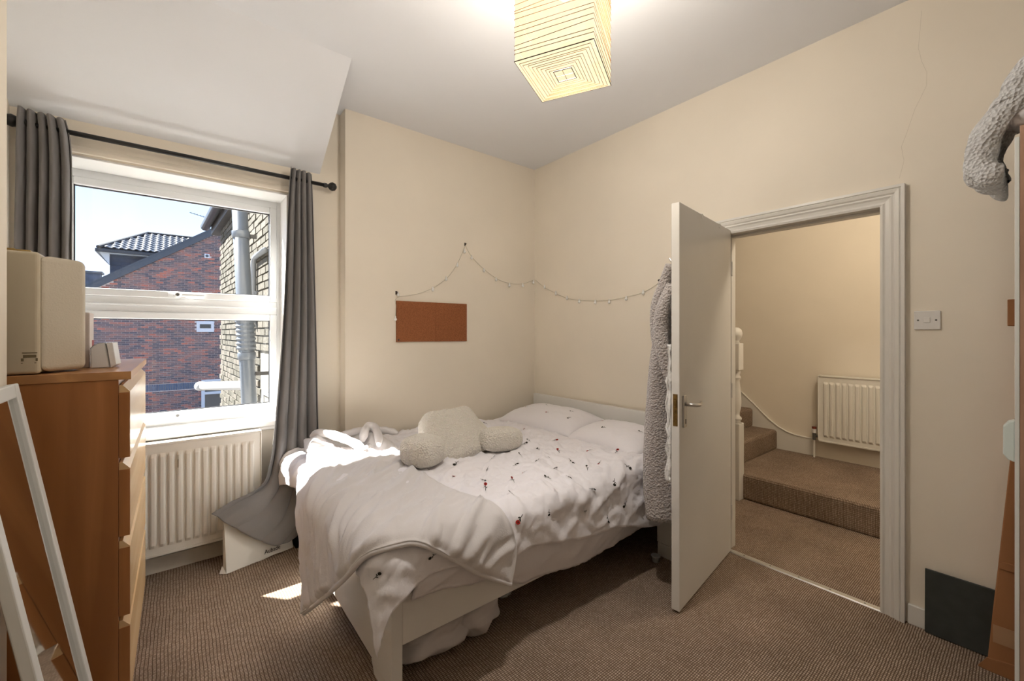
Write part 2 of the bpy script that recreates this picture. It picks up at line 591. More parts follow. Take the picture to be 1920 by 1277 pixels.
structure(MB().box(-.9, XL, YF, YW, 0, H).build('wall_left', 'wall_cream'), 'cream wall of the left alcove')
structure(MB().box(XL - .02, -.374, YF, 1.80, 0, H).build('wall_left_breast', 'wall_cream'), 'cream chimney breast at the left edge')
structure(MB().box(-.9, XH, YF - .15, YF, 0, H).build('wall_front', 'wall_cream'), 'cream wall opposite the window')

# hall
structure(MB().box(HX, HX + .15, -1.0, 3.6, 0, H).build('wall_hall', 'wall_cream'), 'cream hall wall beside the stairs')
structure(MB().box(XH, HX, -1.0, -.85, 0, H).build('wall_hall_near', 'wall_cream'), 'cream end wall of the hall')
structure(MB().box(XH, HX, 3.45, 3.6, 0, H).build('wall_hall_far', 'wall_cream'), 'cream wall at the top of the stairs')

# baseboards
b = MB().prism([(YW, 0), (YW - .022, 0), (YW - .022, .085), (YW - .012, .095), (YW - .018, .11), (YW - .008, .135), (YW, .14)], 0, XL, WX1 + .33)
structure(b.build('baseboard_back', 'skirting_white'), 'scuffed white skirting board under the window')
b = MB().box(XR - .016, XR, YF, .372, 0, .092).box(XR - .016, XR, 1.30, YB, 0, .092)
structure(b.build('baseboard_right', 'gloss_white', bevel=.004), 'white skirting board beside the door')

# door lining and architrave
IY0, IY1, IZ = .462, 1.205, 1.968
b = MB()
b.box(XR - .004, XH + .004, DY0, IY0, 0, DZ)
b.box(XR - .004, XH + .004, IY1, DY1, 0, DZ)
b.box(XR - .004, XH + .004, IY0, IY1, IZ, DZ)
b.box(XR + .045, XH - .02, IY0, IY0 + .012, 0, IZ)
b.box(XR + .045, XH - .02, IY1 - .012, IY1, 0, IZ)
b.box(XR + .045, XH - .02, IY0 + .012, IY1 - .012, IZ - .012, IZ)
lining = structure(b.build('trim_3', 'gloss_white', bevel=.002), 'white painted door lining')
MB().box(XR + .012, XR + .032, IY0 - .002, IY0 + .0015, .955, 1.045).build('strike_plate', 'aged_brass', lining)
prof = [(.0, .0), (.0, .014), (.010, .018), (.016, .014), (.020, .013), (.034, .016), (.042, .022), (.050, .019), (.056, .025),
        (.070, .029), (.074, .024), (.078, .030), (.090, .030), (.090, .0)]
vs, fs = [], []
for w, d in prof:
    vs += [(XR - d, IY0 - w + .008, 0), (XR - d, IY0 - w + .008, IZ + w), (XR - d, IY1 + w - .008, IZ + w), (XR - d, IY1 + w - .008, 0)]
for i in range(len(prof) - 1):
    for k in range(3):
        fs.append((i * 4 + k, i * 4 + k + 1, i * 4 + 5 + k, i * 4 + 4 + k))
b = MB(); b.add(vs, fs)
structure(b.build('trim_4', 'gloss_white'), 'moulded white architrave around the doorway')
b = MB()
b.prism([(XR - .018, 0.001), (XR + .022, 0.001), (XR + .018, .007), (XR - .014, .007)], 1, IY0, IY1)
bar = structure(b.build('trim_5', 'aluminium', bevel=.001), 'metal carpet bar across the doorway')
for k in range(5):
    MB().lathe([(.004, 0), (.004, .0012), (.001, .002)], (XR, lerp(.53, 1.1, k / 4), .007), 8).build('screw', 'valve_grey', bar)

# ------------------------------------------------------------------ window
win = thing('window_1', 'white two-sash window looking onto brick houses', None, (0.025, 3.38, WZ0), kind='structure')
FX0, FX1, FZ0, FZ1 = WX0 + .008, WX1 - .008, .785, 2.275
y0, y1 = 3.338, 3.405
fb = MB()
fb.box(FX0, FX0 + .026, y0, y1, FZ0, FZ1); fb.box(FX1 - .026, FX1, y0, y1, FZ0, FZ1)
fb.box(FX0 + .026, FX1 - .026, y0, y1, FZ0, .825); fb.box(FX0 + .026, FX1 - .026, y0, y1, 2.230, FZ1)
fb.box(FX0 + .026, FX1 - .026, y0, y1, 1.483, 1.570)
fb.box(FX0 + .026, FX1 - .026, y0 - .006, y0, 1.520, 1.532)
fb.build('window_frame', 'upvc', win, bevel=.003)
for (z0, z1) in ((1.570, 2.230), (.825, 1.483)):
    sx0, sx1 = FX0 + .026, FX1 - .026
    t = .043
    s = MB()
    s.box(sx0, sx0 + t, y0 - .008, y1 - .01, z0, z1); s.box(sx1 - t, sx1, y0 - .008, y1 - .01, z0, z1)
    s.box(sx0 + t, sx1 - t, y0 - .008, y1 - .01, z0, z0 + t); s.box(sx0 + t, sx1 - t, y0 - .008, y1 - .01, z1 - t, z1)
    so = s.build('sash', 'upvc', win, bevel=.006, seg=3)
    g = MB(); q = .005
    a0, a1, c0, c1 = sx0 + t - .001, sx1 - t + .001, z0 + t - .001, z1 - t + .001
    g.box(a0, a0 + q, y0 + .012, y0 + .03, c0, c1); g.box(a1 - q, a1, y0 + .012, y0 + .03, c0, c1)
    g.box(a0, a1, y0 + .012, y0 + .03, c0, c0 + q); g.box(a0, a1, y0 + .012, y0 + .03, c1 - q, c1)
    g.build('gasket', 'gasket', so)
    MB().box(a0, a1, y0 + .018, y0 + .022, c0, c1).build('pane', 'glass', win)
    hb = MB()
    hz = z0 + .022
    hb.box(-.045, .045, y0 - .020, y0 - .008, hz - .011, hz + .011)
    hb.prism([(.02, hz - .008), (.13, hz - .004), (.135, hz + .006), (.02, hz + .010)], 1, y0 - .042, y0 - .030)
    hb.lathe([(.016, 0), (.018, .006), (.016, .022), (.010, .026)], (.0, y0 - .018, hz), 16, mtx=Matrix.Rotation(PI / 2, 4, 'X'))
    ho = hb.build('handle', 'upvc', win, bevel=.003)
    MB().lathe([(.0085, 0), (.0085, .002)], (.0, y0 - .0435, hz), 14, mtx=Matrix.Rotation(PI / 2, 4, 'X')).build('lock_button', 'valve_grey', ho)
b = MB().box(WX0 - .03, WX1 + .035, YW - .035, 3.345, WZ0 - .022, WZ0 + .012)
b.box(WX0 - .02, WX1 + .025, YW - .024, YW, WZ0 - .045, WZ0 - .022)
b.build('window_sill', 'sill_white', win, bevel=.006, seg=3)

# ------------------------------------------------------------------ door leaf, open into the room
hx, hy = 2.668, 1.172
ex, ey = 1.886, 1.068
L = math.hypot(ex - hx, ey - hy)
ang = math.atan2(ey - hy, ex - hx)
DM = Matrix.Translation((hx, hy, 0)) @ Matrix.Rotation(ang, 4, 'Z')   # +x along the leaf; local +y faces -y world side
door = thing('door_1', 'white flush door standing open into the bedroom', None, (hx, hy, 0), kind='structure')
th = .040
# leaf: local y from 0 (camera side) to -th
leaf = MB().box(0, L, -th, 0, .012, 1.988, mtx=DM).build('leaf', 'door_white', door, bevel=.0025)
MB().box(L - .001, L + .0015, -.031, -.009, .905, 1.06, mtx=DM).build('lock_plate', 'aged_brass', door)
b = MB().box(L, L + .006, -.027, -.013, 1.0, 1.03, mtx=DM)
b.build('latch', 'aged_brass', door, bevel=.002)
for sgn, yy in ((1, 0.0), (-1, -th)):
    hp = MB().box(L - .072, L - .036, yy, yy + sgn * .009, .895, 1.052, mtx=DM).build('handle_plate', 'satin_metal', door, bevel=.003)
    pts = [(L - .054, yy + sgn * .008, 1.008), (L - .054, yy + sgn * .045, 1.008), (L - .066, yy + sgn * .055, 1.007),
           (L - .110, yy + sgn * .055, 1.003), (L - .150, yy + sgn * .050, 1.012)]
    MB().tube([DM @ Vector(p) for p in pts], [.010, .0085, .0095, .0085, .006], 12).build('lever', 'satin_metal', hp, smooth=True)
    MB().box(L - .058, L - .050, yy + sgn * .0085, yy + sgn * .0096, .912, .935, mtx=DM).build('keyhole', 'gasket', hp)
for zc in (.25, 1.0, 1.75):
    MB().tube([DM @ Vector((-.004, .004, zc - .045)), DM @ Vector((-.004, .004, zc + .045))], .006, 10).build('hinge', 'gloss_white', door)
# two over-door hook straps hung on the top edge
for u in (L - .30, L - .58):
    MB().box(u - .011, u + .011, -th - .003, .0015, 1.9885, 1.9905, mtx=DM).box(u - .011, u + .011, .0003, .0025, 1.965, 1.989, mtx=DM).build('hook_strap', 'gloss_white', door, bevel=.0006)

# ------------------------------------------------------------------ radiators
def radiator(name, label, x0, x1, ya, z0, z1, nrib, along='x', face=-1):
    """flat panel with rounded vertical flutes; along x: face at y=ya looking -y; along y: face at x=ya looking -x"""
    t = thing(name, label, 'radiator', ((x0 + x1) / 2, ya, z0) if along == 'x' else (ya, (x0 + x1) / 2, z0))
    def P(u, d, z):            # d: depth outwards from the back plane
        return (u, ya + d, z) if along == 'x' else (ya + d, u, z)
    D = .045
    prof = []
    m_ = .03
    n = nrib
    prof.append((x0, 0)); prof.append((x0 + m_, 0))
    pitch = (x1 - x0 - 2 * m_) / n
    for i in range(n):
        a = x0 + m_ + i * pitch
        for (q, d) in ((.10, 0), (.22, -.010), (.34, -.013), (.66, -.013), (.78, -.010), (.90, 0)):
            prof.append((a + q * pitch, d))
    prof.append((x1 - m_, 0)); prof.append((x1, 0))
    zt = [(z0, 0), (z0 + .035, 0), (z0 + .055, 1), (z1 - .065, 1), (z1 - .045, 0), (z1, 0)]
    vs = [P(u, d * k, z) for z, k in zt for u, d in prof]
    nn = len(prof)
    fs = [(i * nn + j, i * nn + j + 1, (i + 1) * nn + j + 1, (i + 1) * nn + j) for i in range(len(zt) - 1) for j in range(nn - 1)]
    pb = MB(); pb.add(vs, fs)
    pan = pb.build('front_panel', 'radiator_white', t, smooth=False)
    def B(u0, u1, d0, d1, z0_, z1_):
        return (u0, u1, ya + d0, ya + d1, z0_, z1_) if along == 'x' else (ya + d0, ya + d1, u0, u1, z0_, z1_)
    MB().box(*B(x0, x1, .002, .012, z0, z1)).build('back_panel', 'radiator_white', t)
    MB().box(*B(x0 - .004, x1 + .004, -.008, D + .012, z1, z1 + .014)).build('top_grille', 'radiator_white', t, bevel=.003)
    MB().box(*B(x0 - .006, x0, -.008, D, z0 + .004, z1)).build('side_cover', 'radiator_white', t, bevel=.002)
    MB().box(*B(x1, x1 + .006, -.008, D, z0 + .004, z1)).build('side_cover', 'radiator_white', t, bevel=.002)
    MB().box(*B(x0, x1, -.006, .0, z0 - .010, z0 + .004)).build('bottom_rim', 'radiator_white', t, bevel=.002)
    for q in (.22, .78):
        u = lerp(x0, x1, q)
        MB().box(*B(u - .015, u + .015, .012, .088, z0 + .08, z1 - .08)).build('wall_bracket', 'valve_grey', t)
    return t


rad = radiator('radiator', 'white ribbed radiator under the bedroom window', -.50, .405, 3.022, .135, .735, 22)
MB().tube([(.405, 3.05, .16), (.44, 3.05, .16), (.45, 3.05, .13), (.45, 3.05, .0)], .0085, 10).build('supply_pipe', 'gloss_white', rad, smooth=True)
MB().box(.0, .004, 3.005, 3.009, .60, .645).build('paint_chip', 'logo_brown', rad)
hrad = radiator('radiator', 'white ribbed radiator on the hall landing wall', .36, 1.233, 4.575, .375, .955, 18, along='y')
vb = MB().tube([(4.60, 1.275, .365), (4.60, 1.275, .43)], .014, 12)
vb.tube([(4.60, 1.24, .405), (4.60, 1.28, .405)], .011, 10)
vb.build('valve_body', 'valve_grey', hrad, smooth=False, bevel=.002)
MB().lathe([(.016, 0), (.018, .01), (.018, .045), (.014, .055)], (4.60, 1.275, .43), 14).build('valve_cap', 'plastic_white', hrad)
MB().lathe([(.0185, 0), (.0185, .018)], (4.60, 1.275, .468), 14).build('valve_ring', 'valve_red', hrad)
MB().tube([(4.60, 1.275, .37), (4.60, 1.275, .2)], .008, 10).build('supply_pipe', 'gloss_white', hrad)

# ------------------------------------------------------------------ stairs in the hall
st = thing('stairs', 'carpeted stairs rising to the left in the hall', None, (4.1, 1.6, 0), kind='structure')
MB().box(3.60, HX, -.85, 1.62, 0.0, .205).build('landing', 'carpet', st, bevel=.022, seg=4)
for k in range(7):
    zt = .205 + .185 * (k + 1)
    MB().box(3.66, HX, 1.60 + .225 * k, 3.45, zt - .20, zt).build('step', 'carpet', st, bevel=.030, seg=4)
# curved white stair skirting on the wall
top = [(2.6, 1.31), (1.957, .749), (1.80, .606), (1.676, .486), (1.59, .425), (1.511, .387), (1.45, .372), (1.394, .365), (1.294, .362)]
bot = [(2.6, 1.0), (1.957, .45), (1.80, .35), (1.676, .25), (1.59, .20), (1.511, .20), (1.45, .20), (1.394, .20), (1.294, .20)]
poly = top + bot[::-1]
b = MB()
for i in range(len(top) - 1):
    b.prism([top[i], top[i + 1], bot[i + 1], bot[i]], 0, HX - .02, HX)
b.build('stair_skirting', 'gloss_white', st)
b = MB().tube([(HX - .02, y, z) for y, z in top], .008, 8)
b.build('skirting_bead', 'gloss_white', st)
npx, npy = 3.575, 1.530
n_ = thing('newel_post', 'turned white newel post at the foot of the stairs', 'newel post', (npx, npy, 0))
b = MB().box(npx - .045, npx + .045, npy - .045, npy + .045, .0, .62)
b.build('base_block', 'gloss_white', n_, bevel=.006)
b = MB().lathe([(.045, .62), (.03, .635), (.042, .65), (.042, .66), (.026, .68), (.026, .70), (.036, .74), (.040, .80), (.034, .90), (.026, .97), (.036, .985), (.036, .995), (.026, 1.01), (.034, 1.03), (.034, 1.05)], (npx, npy, 0), 20)
b.build('turned_shaft', 'gloss_white', n_, smooth=True)
MB().box(npx - .042, npx + .042, npy - .042, npy + .042, 1.05, 1.27).build('top_block', 'gloss_white', n_, bevel=.006)
MB().lathe([(.03, 1.27), (.022, 1.285), (.03, 1.30), (.044, 1.325), (.048, 1.352), (.040, 1.38), (.02, 1.397), (.002, 1.40)], (npx, npy, 0), 20).build('ball_finial', 'gloss_white', n_, smooth=True)
hl = bpy.data.lights.new('added_hall_light', 'POINT'); hl.energy = HALL_WATTS; hl.color = (1, .86, .66); hl.shadow_soft_size = .12  # unseen lamp added to light the hall
ho = bpy.data.objects.new('added_hall_light', hl); ho.location = (3.25, .35, 2.6); COL.objects.link(ho)

# ------------------------------------------------------------------ bed
BX0, BX1, BY0, BY1 = .61, 2.66, 1.47, 2.955
bed = thing('bed', 'white wooden double bed frame with panel footboard', 'bed', (1.63, 2.2, 0))
MB().box(2.62, 2.66, BY0 + .02, BY1, .0, .785).build('headboard', 'bed_white', bed, bevel=.004)
# footboard panel with wide feet at both ends and a low cut-out between them
fp = [(BY0, 0), (BY0, .435), (BY1, .435), (BY1, 0), (BY1 - .17, 0), (BY1 - .185, .035), (BY1 - .20, .047), (BY0 + .22, .047), (BY0 + .19, .035), (BY0 + .17, 0)]
fb = MB()
fb.prism([(BY0, .047), (BY0, .435), (BY1, .435), (BY1, .047)], 0, BX0, BX0 + .045)
fb.build('footboard', 'bed_white', bed, bevel=.004)
for sg in (0, 1):
    ya, yb_, yc = (BY0, BY0 + .17, BY0 + .20) if sg == 0 else (BY1, BY1 - .17, BY1 - .20)
    MB().prism([(ya, 0), (ya, .047), (yc, .047), (yb_, 0)], 0, BX0, BX0 + .045).build('foot', 'bed_white', bed)
MB().box(BX0 + .045, 2.62, BY0 + .004, BY0 + .026, .19, .373).build('side_rail', 'bed_white', bed, bevel=.003)
MB().box(BX0 + .045, 2.62, BY1 - .03, BY1 - .008, .19, .373).build('side_rail', 'bed_white', bed, bevel=.003)
MB().box(BX0 + .045, 2.62, 2.19, 2.23, .17, .255).build('centre_rail', 'bed_white', bed)
slat_mesh = None
for k in range(14):
    xx = lerp(.72, 2.54, k / 13)
    if slat_mesh is None:
        so = MB().box(-.035, .035, BY0 + .03, BY1 - .035, .255, .272).build('slat', 'bed_white', bed)
        slat_mesh = so.data; so.location.x = xx
    else:
        so = bpy.data.objects.new('slat', slat_mesh); COL.objects.link(so); attach(so, bed); so.location.x = xx
mt = MB().box(.675, 2.605, BY0 + .035, BY1 - .04, .274, .535).build('mattress', 'mattress_white', None, bevel=.05, seg=4)
tag(mt, 'thick white mattress on the bed frame', 'mattress')

# cloth laid over the bed: plan coordinates (u, v) run over the top and on down the foot and the near side
XF, YN, RR = .60, 1.465, .075


def ztop(x, y):
    return .604 - .014 * (1 - smooth01((x - .7) / 1.1)) + .012 * nz(x * 2.2, y * 2.2, 3)


def drape(u, v, off=0.0, xf=XF, yn=YN, R=RR, top=ztop, flare=.10):
    sx, sy = max(0.0, xf - u), max(0.0, yn - v)
    bx, by = max(u, xf), max(v, yn)
    s = math.hypot(sx, sy)
    z0 = top(bx, by) + off
    if s < 1e-9:
        return Vector((bx, by, z0))
    nx_, ny_ = -sx / s, -sy / s
    Rq = R + off
    if s < Rq * PI / 2:
        a = s / Rq
        hor, drop = Rq * math.sin(a), Rq * (1 - math.cos(a))
    else:
        e_ = s - Rq * PI / 2
        hor, drop = Rq + flare * e_, Rq + e_ * .985
    return Vector((bx + nx_ * hor, by + ny_ * hor, z0 - drop))


def cloth(name, fn, wr, nu, nv, mats, thick, parent=None, smooth=True):
    """fn(s,t)->Vector base position; wr(s,t,p)->displacement along the local normal"""
    P = [[fn(i / (nu - 1), j / (nv - 1)) for j in range(nv)] for i in range(nu)]
    out = []
    for i in range(nu):
        for j in range(nv):
            a = P[min(i + 1, nu - 1)][j] - P[max(i - 1, 0)][j]
            c = P[i][min(j + 1, nv - 1)] - P[i][max(j - 1, 0)]
            n = a.cross(c)
            n = n.normalized() if n.length > 1e-12 else Vector((0, 0, 1))
            out.append(P[i][j] + n * wr(i / (nu - 1), j / (nv - 1), P[i][j]))
    b = MB()
    b.add(out, [(i * nv + j, (i + 1) * nv + j, (i + 1) * nv + j + 1, i * nv + j + 1) for i in range(nu - 1) for j in range(nv - 1)])
    o = b.build(name, mats, parent, smooth=smooth, fixn=False)
    if thick:
        md = o.modifiers.new('thickness', 'SOLIDIFY'); md.thickness = thick; md.offset = 0
    return o


def curve1(pts, t):
    for (a, va), (b_, vb_) in zip(pts, pts[1:]):
        if t <= b_:
            return lerp(va, vb_, smooth01((t - a) / (b_ - a)))
    return pts[-1][1]


# fitted sheet: hangs down the near side over the rail
sheet_low = [(0, .375), (.06, .37), (.2, .33), (.36, .225), (.62, .175), (.85, .2), (1, .22)]


def sheet_fn(s, t):
    x = lerp(.672, 2.27, s)
    low = curve1(sheet_low, s)
    total = .55 - low + .25
    d = t * total
    if d < .25:
        return Vector((x, 1.505 + .25 - d, .548))
    d -= .25
    yy = 1.505 - .07 * smooth01(d / .1) - .035 * math.sin(min(1, d / (total - .25)) * PI)
    return Vector((x, yy + .02 * smooth01((d - .2) / .2), .548 - d))


def sheet_wr(s, t, p):
    return .010 * nz(s * 22 + t * 9, t * 5, 1) * smooth01(t * 2) + .006 * nz(s * 60 + t * 30, t * 10, 2)


sheet = cloth('bed_sheet', sheet_fn, sheet_wr, 110, 40, 'sheet_white', .006)
tag(sheet, 'plain white sheet hanging down the near side of the bed', 'bed sheet')

# duvet
near_edge = [(0, 1.19), (.10, 1.24), (.22, 1.30), (.42, 1.25), (.7, 1.17), (1, 1.06)]


def duvet_fn(s, t):
    # s: foot -> head, t: near -> far
    foot_u = lerp(.35, .36, t) + .14 * math.sin(PI * t) ** .8
    head_u = 2.22 + .03 * math.sin(t * 7)
    u = lerp(foot_u, head_u, s)
    vn = curve1(near_edge, s)
    v = lerp(vn, 2.945, t)
    p = drape(u, v)
    return p


def duvet_wr(s, t, p):
    x, y = p.x, p.y + (p.z - .63) * .8
    w = nz(x * 1.3, y * 1.3, 9) * 1.6
    puff = .022 * nz(x * 2.6 + w, y * 2.6, 5)
    fade = .55 + .45 * nz(x * 1.7, y * 1.7, 14)
    c1 = ridge(x * 3.2 + y * 2.2 + w, y * 6.5 - x * 2.6 + w, 2)
    c2 = ridge(x * 9 - y * 4 + w, y * 6 + x * 5, 7)
    c3 = ridge(x * 19 + y * 6 + w * 2, y * 22 - x * 9, 12)
    edge = smooth01(min(s, 1 - s, t * .8, 1) * 12)
    lowside = smooth01((.60 - p.z) / .12)
    vert = .016 * nz(x * 11 + y * 11, p.z * 3, 4) * lowside
    q = .35 + .65 * edge
    return puff + (.020 * max(0, c1) ** 4 + .016 * max(0, c2) ** 4 * fade + .007 * max(0, c3) ** 3) * q + vert


duvet = cloth('duvet', duvet_fn, duvet_wr, 190, 160, 'duvet_white', .022)
tag(duvet, 'white duvet embroidered with small rose sprigs', 'duvet')


# two pillows with the same embroidery
def pillow(name, label, c, hx_, hy_, hz_, rot, group):
    n1, n2 = 40, 40
    mt_ = Matrix.Translation(c) @ Matrix.Rotation(rot[2], 4, 'Z') @ Matrix.Rotation(rot[1], 4, 'Y')
    b_ = MB()
    for sg in (1, -1):
        def fn(i, j, sg=sg):
            x, y = 2 * i - 1, 2 * j - 1
            e_ = max(0, (1 - abs(x) ** 2.6)) ** .5 * max(0, (1 - abs(y) ** 2.6)) ** .5
            px_ = x * (1 - .07 * (1 - y * y) * abs(x)) * hx_
            py_ = y * (1 - .05 * (1 - x * x) * abs(y)) * hy_
            z = sg * hz_ * e_ * (1 + .10 * nz(x * 2 + c[0], y * 2 + c[1], sg)) + .006 * ridge(x * 3 + c[1], y * 5, 3) * e_
            return mt_ @ Vector((px_, py_, z))
        b_.grid(fn, n1, n2)
    o = b_.build(name, 'duvet_white', None, smooth=True, weld=.0004)
    return tag(o, label, 'pillow', group)


pil1 = pillow('pillow', 'white embroidered pillow in the corner below the corkboard wall', (2.370, 2.47, .640), .225, .40, .105, (0, -.12, .06), 'pillows at the headboard')
pil2 = pillow('pillow', 'white embroidered pillow next to the hanging dressing gown', (2.370, 1.79, .622), .225, .315, .098, (0, -.12, -.05), 'pillows at the headboard')

# throw over the foot of the bed: a four-sided patch in the unrolled bed plane
CC = [(.0, 2.05), (.13, 1.88), (.29, 1.68), (.44, 1.50), (.55, 1.41), (.66, 1.385), (.76, 1.32), (.90, 1.21), (1.06, 1.105)]     # lower edge C -> D
DB = [(1.06, 1.105), (1.10, 1.25), (1.03, 1.50), (.985, 1.80), (.99, 2.10), (1.06, 2.45), (1.07, 2.78)]                            # right edge D -> B
EB = [(.62, 2.86), (.78, 2.88), (.93, 2.84), (1.07, 2.78)]                                                                      # far edge E -> B
CE = [(.0, 2.05), (.10, 2.12), (.26, 2.22), (.44, 2.36), (.56, 2.54), (.62, 2.86)]                                             # left edge C -> E


def sp2(pts, t):
    p = spline([(a, c, 0) for a, c in pts], t); return p


def throw_uv(s, t):
    # s: along C->D, t: from the lower edge to the far edge
    A, B_ = sp2(CC, s), sp2(EB, s)
    Cq, Dq = sp2(CE, t), sp2(DB, t)
    c00, c10, c01, c11 = sp2(CC, 0), sp2(CC, 1), sp2(EB, 0), sp2(EB, 1)
    return A * (1 - t) + B_ * t + Cq * (1 - s) + Dq * s - (c00 * (1 - s) * (1 - t) + c10 * s * (1 - t) + c01 * (1 - s) * t + c11 * s * t)


def throw_fn(s, t):
    q = throw_uv(s, t)
    p = drape(q.x, q.y, .036, flare=.10)
    # rucked up into rolls near the wall
    ruck = smooth01((t - .80) / .12)
    p.z += ruck * (.018 + .030 * max(0, math.sin(s * 9 + t * 14)) + .02 * nz(s * 5, t * 8, 2))
    return p


def throw_wr(s, t, p):
    q = throw_uv(s, t)
    a = q.x * 1.0 + q.y * .75
    c = -q.x * .75 + q.y
    w = .6 * nz(q.x * 2.5, q.y * 2.5, 11)
    r1 = ridge(c * 7 + w * 2, a * 1.6 + w, 4)
    r2 = ridge(c * 17 + w * 3, a * 3.4, 8)
    big = .016 * nz(q.x * 3.2, q.y * 3.2, 6)
    hem = smooth01(min(s, 1 - s, t, 1 - t) * 18)
    lip = (1 - smooth01(min(s, 1 - s, t, 1 - t) * 40)) * .004
    return (big + .024 * max(0, r1) ** 2 * hem + .011 * max(0, r2) ** 2.5 * hem + lip)


thr = cloth('throw_blanket', throw_fn, throw_wr, 170, 150, 'throw_white', .014)
tag(thr, 'pale grey fleece throw spread over the foot of the bed', 'blanket')
# rolled hem along the lower edge
hemp = []
for i in range(120):
    s_ = i / 119
    p_ = throw_fn(s_, 0.004)
    hemp.append(p_ + Vector((-.002, -.004, .0)))
MB().tube(hemp, .010, 8).build('hem', 'throw_white', thr, smooth=True)

# two rolled folds of the throw standing up by the wall
for (pts, r) in ((((.66, 2.86, .70), (.70, 2.76, .735), (.77, 2.66, .72), (.83, 2.60, .69), (.87, 2.50, .665)), .026),
                 (((.90, 2.62, .675), (.93, 2.67, .72), (.97, 2.72, .745), (1.01, 2.71, .735), (1.0, 2.62, .70), (.96, 2.5, .67)), .026),
                 (((.80, 2.80, .69), (.95, 2.79, .71), (1.08, 2.75, .70), (1.16, 2.68, .68)), .024)):
    pp = [spline(pts, k / 24) for k in range(25)]
    MB().tube(pp, [r * (1 + .25 * nz(k * .4, r * 900, 3)) * min(1, .4 + k * .2, .4 + (24 - k) * .2) for k in range(25)], 12).build('rolled_fold', 'throw_white', thr, smooth=True)

# embroidered rose sprigs on duvet and pillows
def sprig_mesh(kind):
    b_ = MB()
    b_.add([(-.0011, -.021, .0006), (.0011, -.021, .0006), (.0013, .008, .0006), (-.0013, .008, .0006)], [(0, 1, 2, 3)], 0)
    for sg in ((1, -.008), (-1, -.002))[:1 + (kind > 0)]:
        x, y = sg
        b_.add([(0, y, .0007), (x * .005, y + .001, .0007), (x * .010, y + .007, .0007), (x * .004, y + .006, .0007)], [(0, 1, 2, 3) if x > 0 else (3, 2, 1, 0)], 0)
    n = 9
    r_ = (.0065, .0075, .0085)[kind]
    b_.add([(r_ * math.cos(2 * PI * k / n) * (1 + .15 * (k % 2)), .013 + r_ * math.sin(2 * PI * k / n), .0009) for k in range(n)], [tuple(range(n))], 1)
    b_.add([(.003 * math.cos(2 * PI * k / 6) - .001, .0125 + .003 * math.sin(2 * PI * k / 6), .0012) for k in range(6)], [tuple(range(6))], 0)
    me_ = bpy.data.meshes.new('embroidered_sprig')
    me_.from_pydata(b_.v, [], b_.f)
    me_.materials.append(M['embroidery_dark']); me_.materials.append(M['embroidery_red'] if kind == 2 else M['embroidery_dark'])
    me_.polygons.foreach_set('material_index', b_.mi)
    return me_


SPR = [sprig_mesh(k) for k in range(3)]
spots_pillow = [(0, 2.26, 2.40, .75), (0, 2.40, 2.25, .75), (0, 2.30, 2.17, .75), (1, 2.26, 1.85, .74), (1, 2.36, 1.60, .74), (0, 2.42, 2.55, .75), (0, 2.28, 2.68, .75), (1, 2.40, 1.98, .75)]
spots_duvet = [(2.026, 2.064, .628), (2.013, 1.766, .623), (1.753, 1.941, .641), (1.686, 1.757, .649), (1.732, 1.624, .642), (1.838, 1.544, .633),
    (2.098, 1.603, .633), (1.942, 1.398, .613), (1.712, 1.499, .641), (1.549, 1.463, .641), (1.799, 1.40, .592), (1.636, 1.393, .583), (1.987, 1.372, .467),
    (1.87, 1.366, .441), (1.569, 1.373, .492), (1.32, 1.372, .551), (1.725, 1.37, .422), (1.134, 1.375, .58), (1.39, 1.402, .618), (1.191, 1.474, .63),
    (1.123, 1.61, .63), (1.172, 1.686, .642), (1.104, 1.848, .625), (1.208, 1.996, .634), (1.062, 2.018, .625),
    (1.405, 1.961, .632), (1.268, 1.825, .631), (1.434, 1.762, .649), (1.392, 1.668, .633), (1.302, 1.597, .626), (1.554, 1.862, .651), (1.546, 1.737, .646),
    (1.815, 2.076, .656), (2.029, 2.413, .637), (1.72, 2.02, .65), (1.445, 1.51, .642), (1.593, 1.629, .632), (1.824, 1.82, .635), (.529, 1.412, .523),
    (.735, 1.382, .536), (1.9, 2.25, .64), (1.8, 2.45, .64), (1.6, 2.65, .64), (1.9, 2.7, .64), (1.3, 2.6, .64), (1.2, 2.3, .64)]
dg = bpy.context.evaluated_depsgraph_get()
rs_ = random.Random(11)
reds = {(1.838, 1.544, .633), (1.134, 1.375, .58), (1.39, 1.402, .618), (1.987, 1.372, .467), (1.104, 1.848, .625)}
for host, spots in ((duvet, spots_duvet), (pil1, [q[1:] for q in spots_pillow if q[0] == 0]), (pil2, [q[1:] for q in spots_pillow if q[0] == 1])):
    ev = host.evaluated_get(dg)
    for sp in spots:
        ok_, loc_, nrm_, _ = ev.closest_point_on_mesh(Vector(sp) + (Vector((0, 0, .03)) if sp[2] > .6 else Vector((-.01, -.03, 0))))
        if nrm_.z < -.3: nrm_ = -nrm_
        o = bpy.data.objects.new('embroidered_sprig', SPR[2 if sp in reds else rs_.choice((0, 1, 1, 2))])
        COL.objects.link(o); o.parent = host
        o.rotation_mode = 'QUATERNION'
        o.rotation_quaternion = nrm_.to_track_quat('Z', 'Y') @ Quaternion((0, 0, 1), rs_.uniform(0, 2 * PI))
        o.location = loc_ + nrm_ * .0012
        k_ = rs_.uniform(.8, 1.15); o.scale = (k_, k_, 1)

# bed-rest cushion
cu = thing('bedrest_cushion', 'cream sherpa bedrest cushion with two arms lying on the duvet', 'cushion', (1.33, 2.25, .66))


